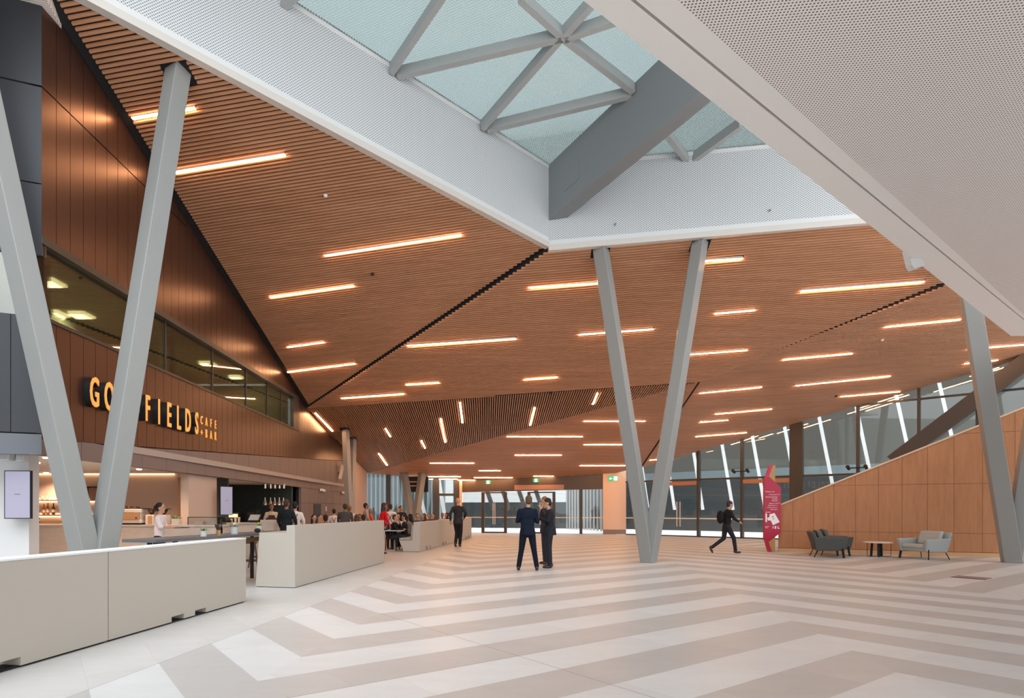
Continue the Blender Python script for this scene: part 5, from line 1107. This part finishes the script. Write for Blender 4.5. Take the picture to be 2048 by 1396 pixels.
folk = [  # px of head, Y, height or None for seated, facing deg, shirt, hair, style, label, opts
 (543, 21.6, 1.66, 200, (.62, .48, .34), (.05, .03, .02), 'short', 'cook in a cream shirt and brown apron under the heat lamps', 'apron'),
 (573, 16.6, 1.74, -8, (.012, .016, .02), (.06, .035, .025), 'short', 'man in a long black jacket waiting at the service counter', 'coat'),
 (590, 17.0, 1.68, 4, m_wh, (.02, .015, .012), 'short', 'waiter in a white shirt with dark crossed braces at the counter', 'braces'),
 (605, 18.6, None, 205, (.02, .02, .025), (.03, .02, .015), 'short', 'seated person in black facing the camera beside the waiter', ''),
 (628, 19.6, None, 215, (.03, .03, .04), (.02, .015, .015), 'long', 'seated woman with long black hair beside the orange jumper', ''),
 (641, 20.6, None, 200, (.75, .09, .02), (.04, .025, .02), 'short', 'seated person in a bright orange jumper with dark hair', 'coat'),
 (651, 19.4, None, 20, (.06, .05, .055), (.025, .018, .015), 'short', 'dark-haired diner seen from behind, right of the orange jumper', ''),
 (668, 22.4, 1.48, 10, m_wh, (.03, .02, .015), 'short', 'waiter bending over a table, small and far, in red braces', 'braces'),
 (690, 20.6, 1.66, 8, (.075, .06, .06), (.05, .03, .02), 'short', 'broad man in a dark grey shirt leaning over the diners', 'wide'),
 (699, 23.0, 1.60, -12, (.74, .62, .56), (.20, .08, .04), 'short', 'ginger-haired waiter in white behind the man in dark grey', 'braces'),
 (713, 20.2, None, 30, (.06, .045, .04), (.09, .045, .03), 'long', 'seated woman with long brown hair by the slim column', ''),
 (720, 22.5, None, 190, (.05, .04, .04), (.03, .02, .015), 'short', 'small far diner facing the camera left of the beige shirt', ''),
 (727, 20.8, None, 15, (.05, .045, .04), (.04, .028, .02), 'short', 'short-haired diner from behind, below the man in beige', ''),
 (732, 24.5, 1.72, -70, (.42, .34, .30), (.02, .018, .018), 'short', 'standing man in a beige shirt in profile near the end panel', 'coat'),
 (741, 24.5, 1.50, -60, (.72, .11, .03), (.30, .16, .10), 'bald', 'bald person in orange behind the woman in red', ''),
 (762, 20.0, 1.68, -68, (.60, .008, .012), (.05, .025, .02), 'long', 'woman in a bright red top with long dark hair, in profile', 'lean'),
 (781, 22.6, 1.66, 0, m_wh, (.045, .025, .02), 'short', 'waiter in a white shirt with red braces, seen from behind', 'braces'),
 (797, 26.0, 1.55, 170, (.30, .10, .07), (.04, .03, .02), 'short', 'far standing person in rust red facing the camera', ''),
 (803, 25.0, 1.62, -150, (.02, .02, .024), (.02, .015, .012), 'short', 'far standing man in a black jacket right of the waiter', 'coat'),
 (785, 21.6, None, -100, (.014, .015, .02), (.07, .045, .04), 'short', 'man in black seated at the white table, chin on hand', 'chin'),
 (796, 24.0, None, 195, (.62, .50, .46), (.03, .02, .015), 'short', 'seated person in a white shirt between the two people in black', ''),
 (809, 21.9, None, 88, (.014, .018, .02), (.02, .014, .012), 'bun', 'woman in black seated on the bench end, in profile facing left', ''),
 (820, 23.6, None, 70, (.20, .16, .15), (.015, .012, .012), 'long', 'woman with long black hair behind the bench end', ''),
 (835, 25.0, None, 185, (.02, .022, .035), (.03, .02, .015), 'short', 'man in a dark suit and white shirt facing the camera over the bench', 'coat'),
 (848, 26.0, None, 110, (.02, .02, .03), (.10, .05, .03), 'long', 'brown-haired diner in profile right of the suited man', ''),
 (857, 28.4, None, 180, (.16, .09, .07), (.09, .045, .03), 'short', 'diner in rust with reddish hair over the bench barrier', ''),
 (866, 28.0, None, 160, (.05, .04, .04), (.04, .025, .02), 'short', 'diner nearest the rear mullion, facing the camera', ''),
 (885, 30.5, None, 200, (.45, .35, .30), (.16, .07, .04), 'short', 'pale-shirted diner with auburn hair left of the walking man', ''),
 (892, 31.6, None, 150, (.02, .02, .025), (.02, .015, .012), 'long', 'black-haired diner half hidden beside the auburn-haired one', ''),
 (899, 33.0, None, 75, (.02, .02, .022), (.07, .045, .03), 'short', 'diner in black bending down right beside the walking man', 'lean'),
]
def dining_chair(c, rz, label):
    t = thing('dining_chair', c, label, 'chair', rz, 'dark cafe chairs'); m = cm_((.03, .022, .02), .5)
    def L(name, f): a = MB(); f(a); o = a.build(name, m); o.parent = t
    L('seat', lambda a: a.cbox((0, 0, .42), .42, .42, .03)); L('backrest', lambda a: a.prism([(-.2, -.19, .56), (.2, -.19, .56), (.2, -.23, .78), (-.2, -.23, .78)], (0, -.02, 0)))
    for sx in (-1, 1):
        L('leg', lambda a: a.bar((sx*.18, .18, .42), (sx*.21, .2, 0), .025, .025)); L('leg', lambda a: a.bar((sx*.18, -.18, .78), (sx*.2, -.2, 0), .025, .025))
    return t
ch0 = None
for (px, Y, hh, deg, shirt, hair, style, lb, opt) in folk:
    x = at(px, HY, Y).x; rz = math.radians(deg); sit = hh is None; kw = {}
    if opt == 'lean': kw['lean'] = (0, .12)
    if opt == 'chin': kw['arms'] = [((-.2, .16, -.26), (-.05, .16, -.02)), ((.2, .15, -.27), (.06, .32, -.25))]; kw['lean'] = (0, .1)
    elif sit: kw['arms'] = [((-.22, .08, -.26), (-.13, .30, -.24)), ((.22, .08, -.26), (.12, .30, -.25))]
    if opt == 'wide': kw['wide'] = 1.2; kw['lean'] = (0, .15)
    b_, N_, H_ = person(V(x, Y, 0), rz, lb, hh or 1.72, sit=sit, top=shirt, hair=hair, style=style, coat=(opt == 'coat'), vox=.022, skin=m_skin if (px % 3) else m_skin2, **kw)
    if opt == 'braces': addbraces(b_, N_)
    if opt == 'apron':
        a = MB(); P_ = [(-.10, .125, -.12), (.10, .125, -.12), (.17, .13, -.32), (.16, .13, -.72), (-.16, .13, -.72), (-.17, .13, -.32)]; a.prism([N_+Vector(q) for q in P_], (0, .012, 0)); o = a.build('apron', cm_((.07, .035, .025))); o.parent = b_
    if sit and 'bench end' not in lb:
        if ch0 is None: ch0 = dining_chair(V(x, Y, 0)-V(-math.sin(rz), math.cos(rz), 0)*.0, rz, 'dark cafe chair under the '+' '.join(lb.replace('seated ', '').split()[:9]))
        else: dup(ch0, V(x, Y, 0), rz, 'dark cafe chair under the '+' '.join(lb.replace('seated ', '').split()[:9]))
# cafe tables
def cafe_table(c, label):
    t = thing('cafe_table', c, label, 'table', group='white cafe tables'); a = MB(); a.box(c.x-.36, c.y-.33, .70, c.x+.36, c.y+.33, .73); a.build('tabletop', m_cream, t)
    a = MB(); a.tube(c+V(0,0,.02), c+V(0,0,.70), .03); a.build('pedestal', m_cream, t); a = MB(); a.box(c.x-.3, c.y-.05, .0, c.x+.3, c.y+.05, .02); a.box(c.x-.05, c.y-.3, 0, c.x+.05, c.y+.3, .02); a.build('base', m_cream, t); return t
c = ground(789, 1100.5); cafe_table(c, 'white pedestal cafe table between the two diners in black')
a = MB(); q = c+V(-.15, 0, .731); a.lathe(q, [(.035, 0), (.04, .05), (.03, .05)], 12); a.lathe(q+V(0,0,.05), [(.02, 0), (.015, .10)], 8); tag(a.build('water_glass', m_bk[2]), 'clear glass on a white saucer on the cafe table', 'glass')
q = c+V(.04, 0, .731); a = MB(); a.lathe(q, [(.03, 0), (.022, .09), (.012, .13)], 10); tag(a.build('sauce_bottle', mat('orange_juice', (.75, .35, .05), .4)), 'small orange bottle on the white cafe table', 'bottle')
q = c+V(.23, 0, .731); a = MB(); a.box(q.x-.1, q.y-.07, q.z, q.x+.1, q.y+.07, q.z+.025); tag(a.build('black_dish', m_black), 'flat black dish on the right of the white cafe table', 'dish')
x = at(617, HY, 18.3).x; a = MB(); a.box(x-.1, 18.2, 1.081, x+.1, 18.4, 1.28) if False else a.box(x-.09, 19.9, .0, x+.12, 20.1, 1.22); tag(a.build('timber_box_stand', m_tan), 'tan timber box stand among the seated diners', 'stand')

a = MB(); a.prism([at(x, y, 10.5) for x, y in ((1816, 498), (1824, 530), (1829, 537), (1850, 530), (1846, 520))], (0, .14, 0))
tag(a.build('white_fitting', m_white), 'small white angular bracket projecting just below the edge of the white soffit', 'fitting')
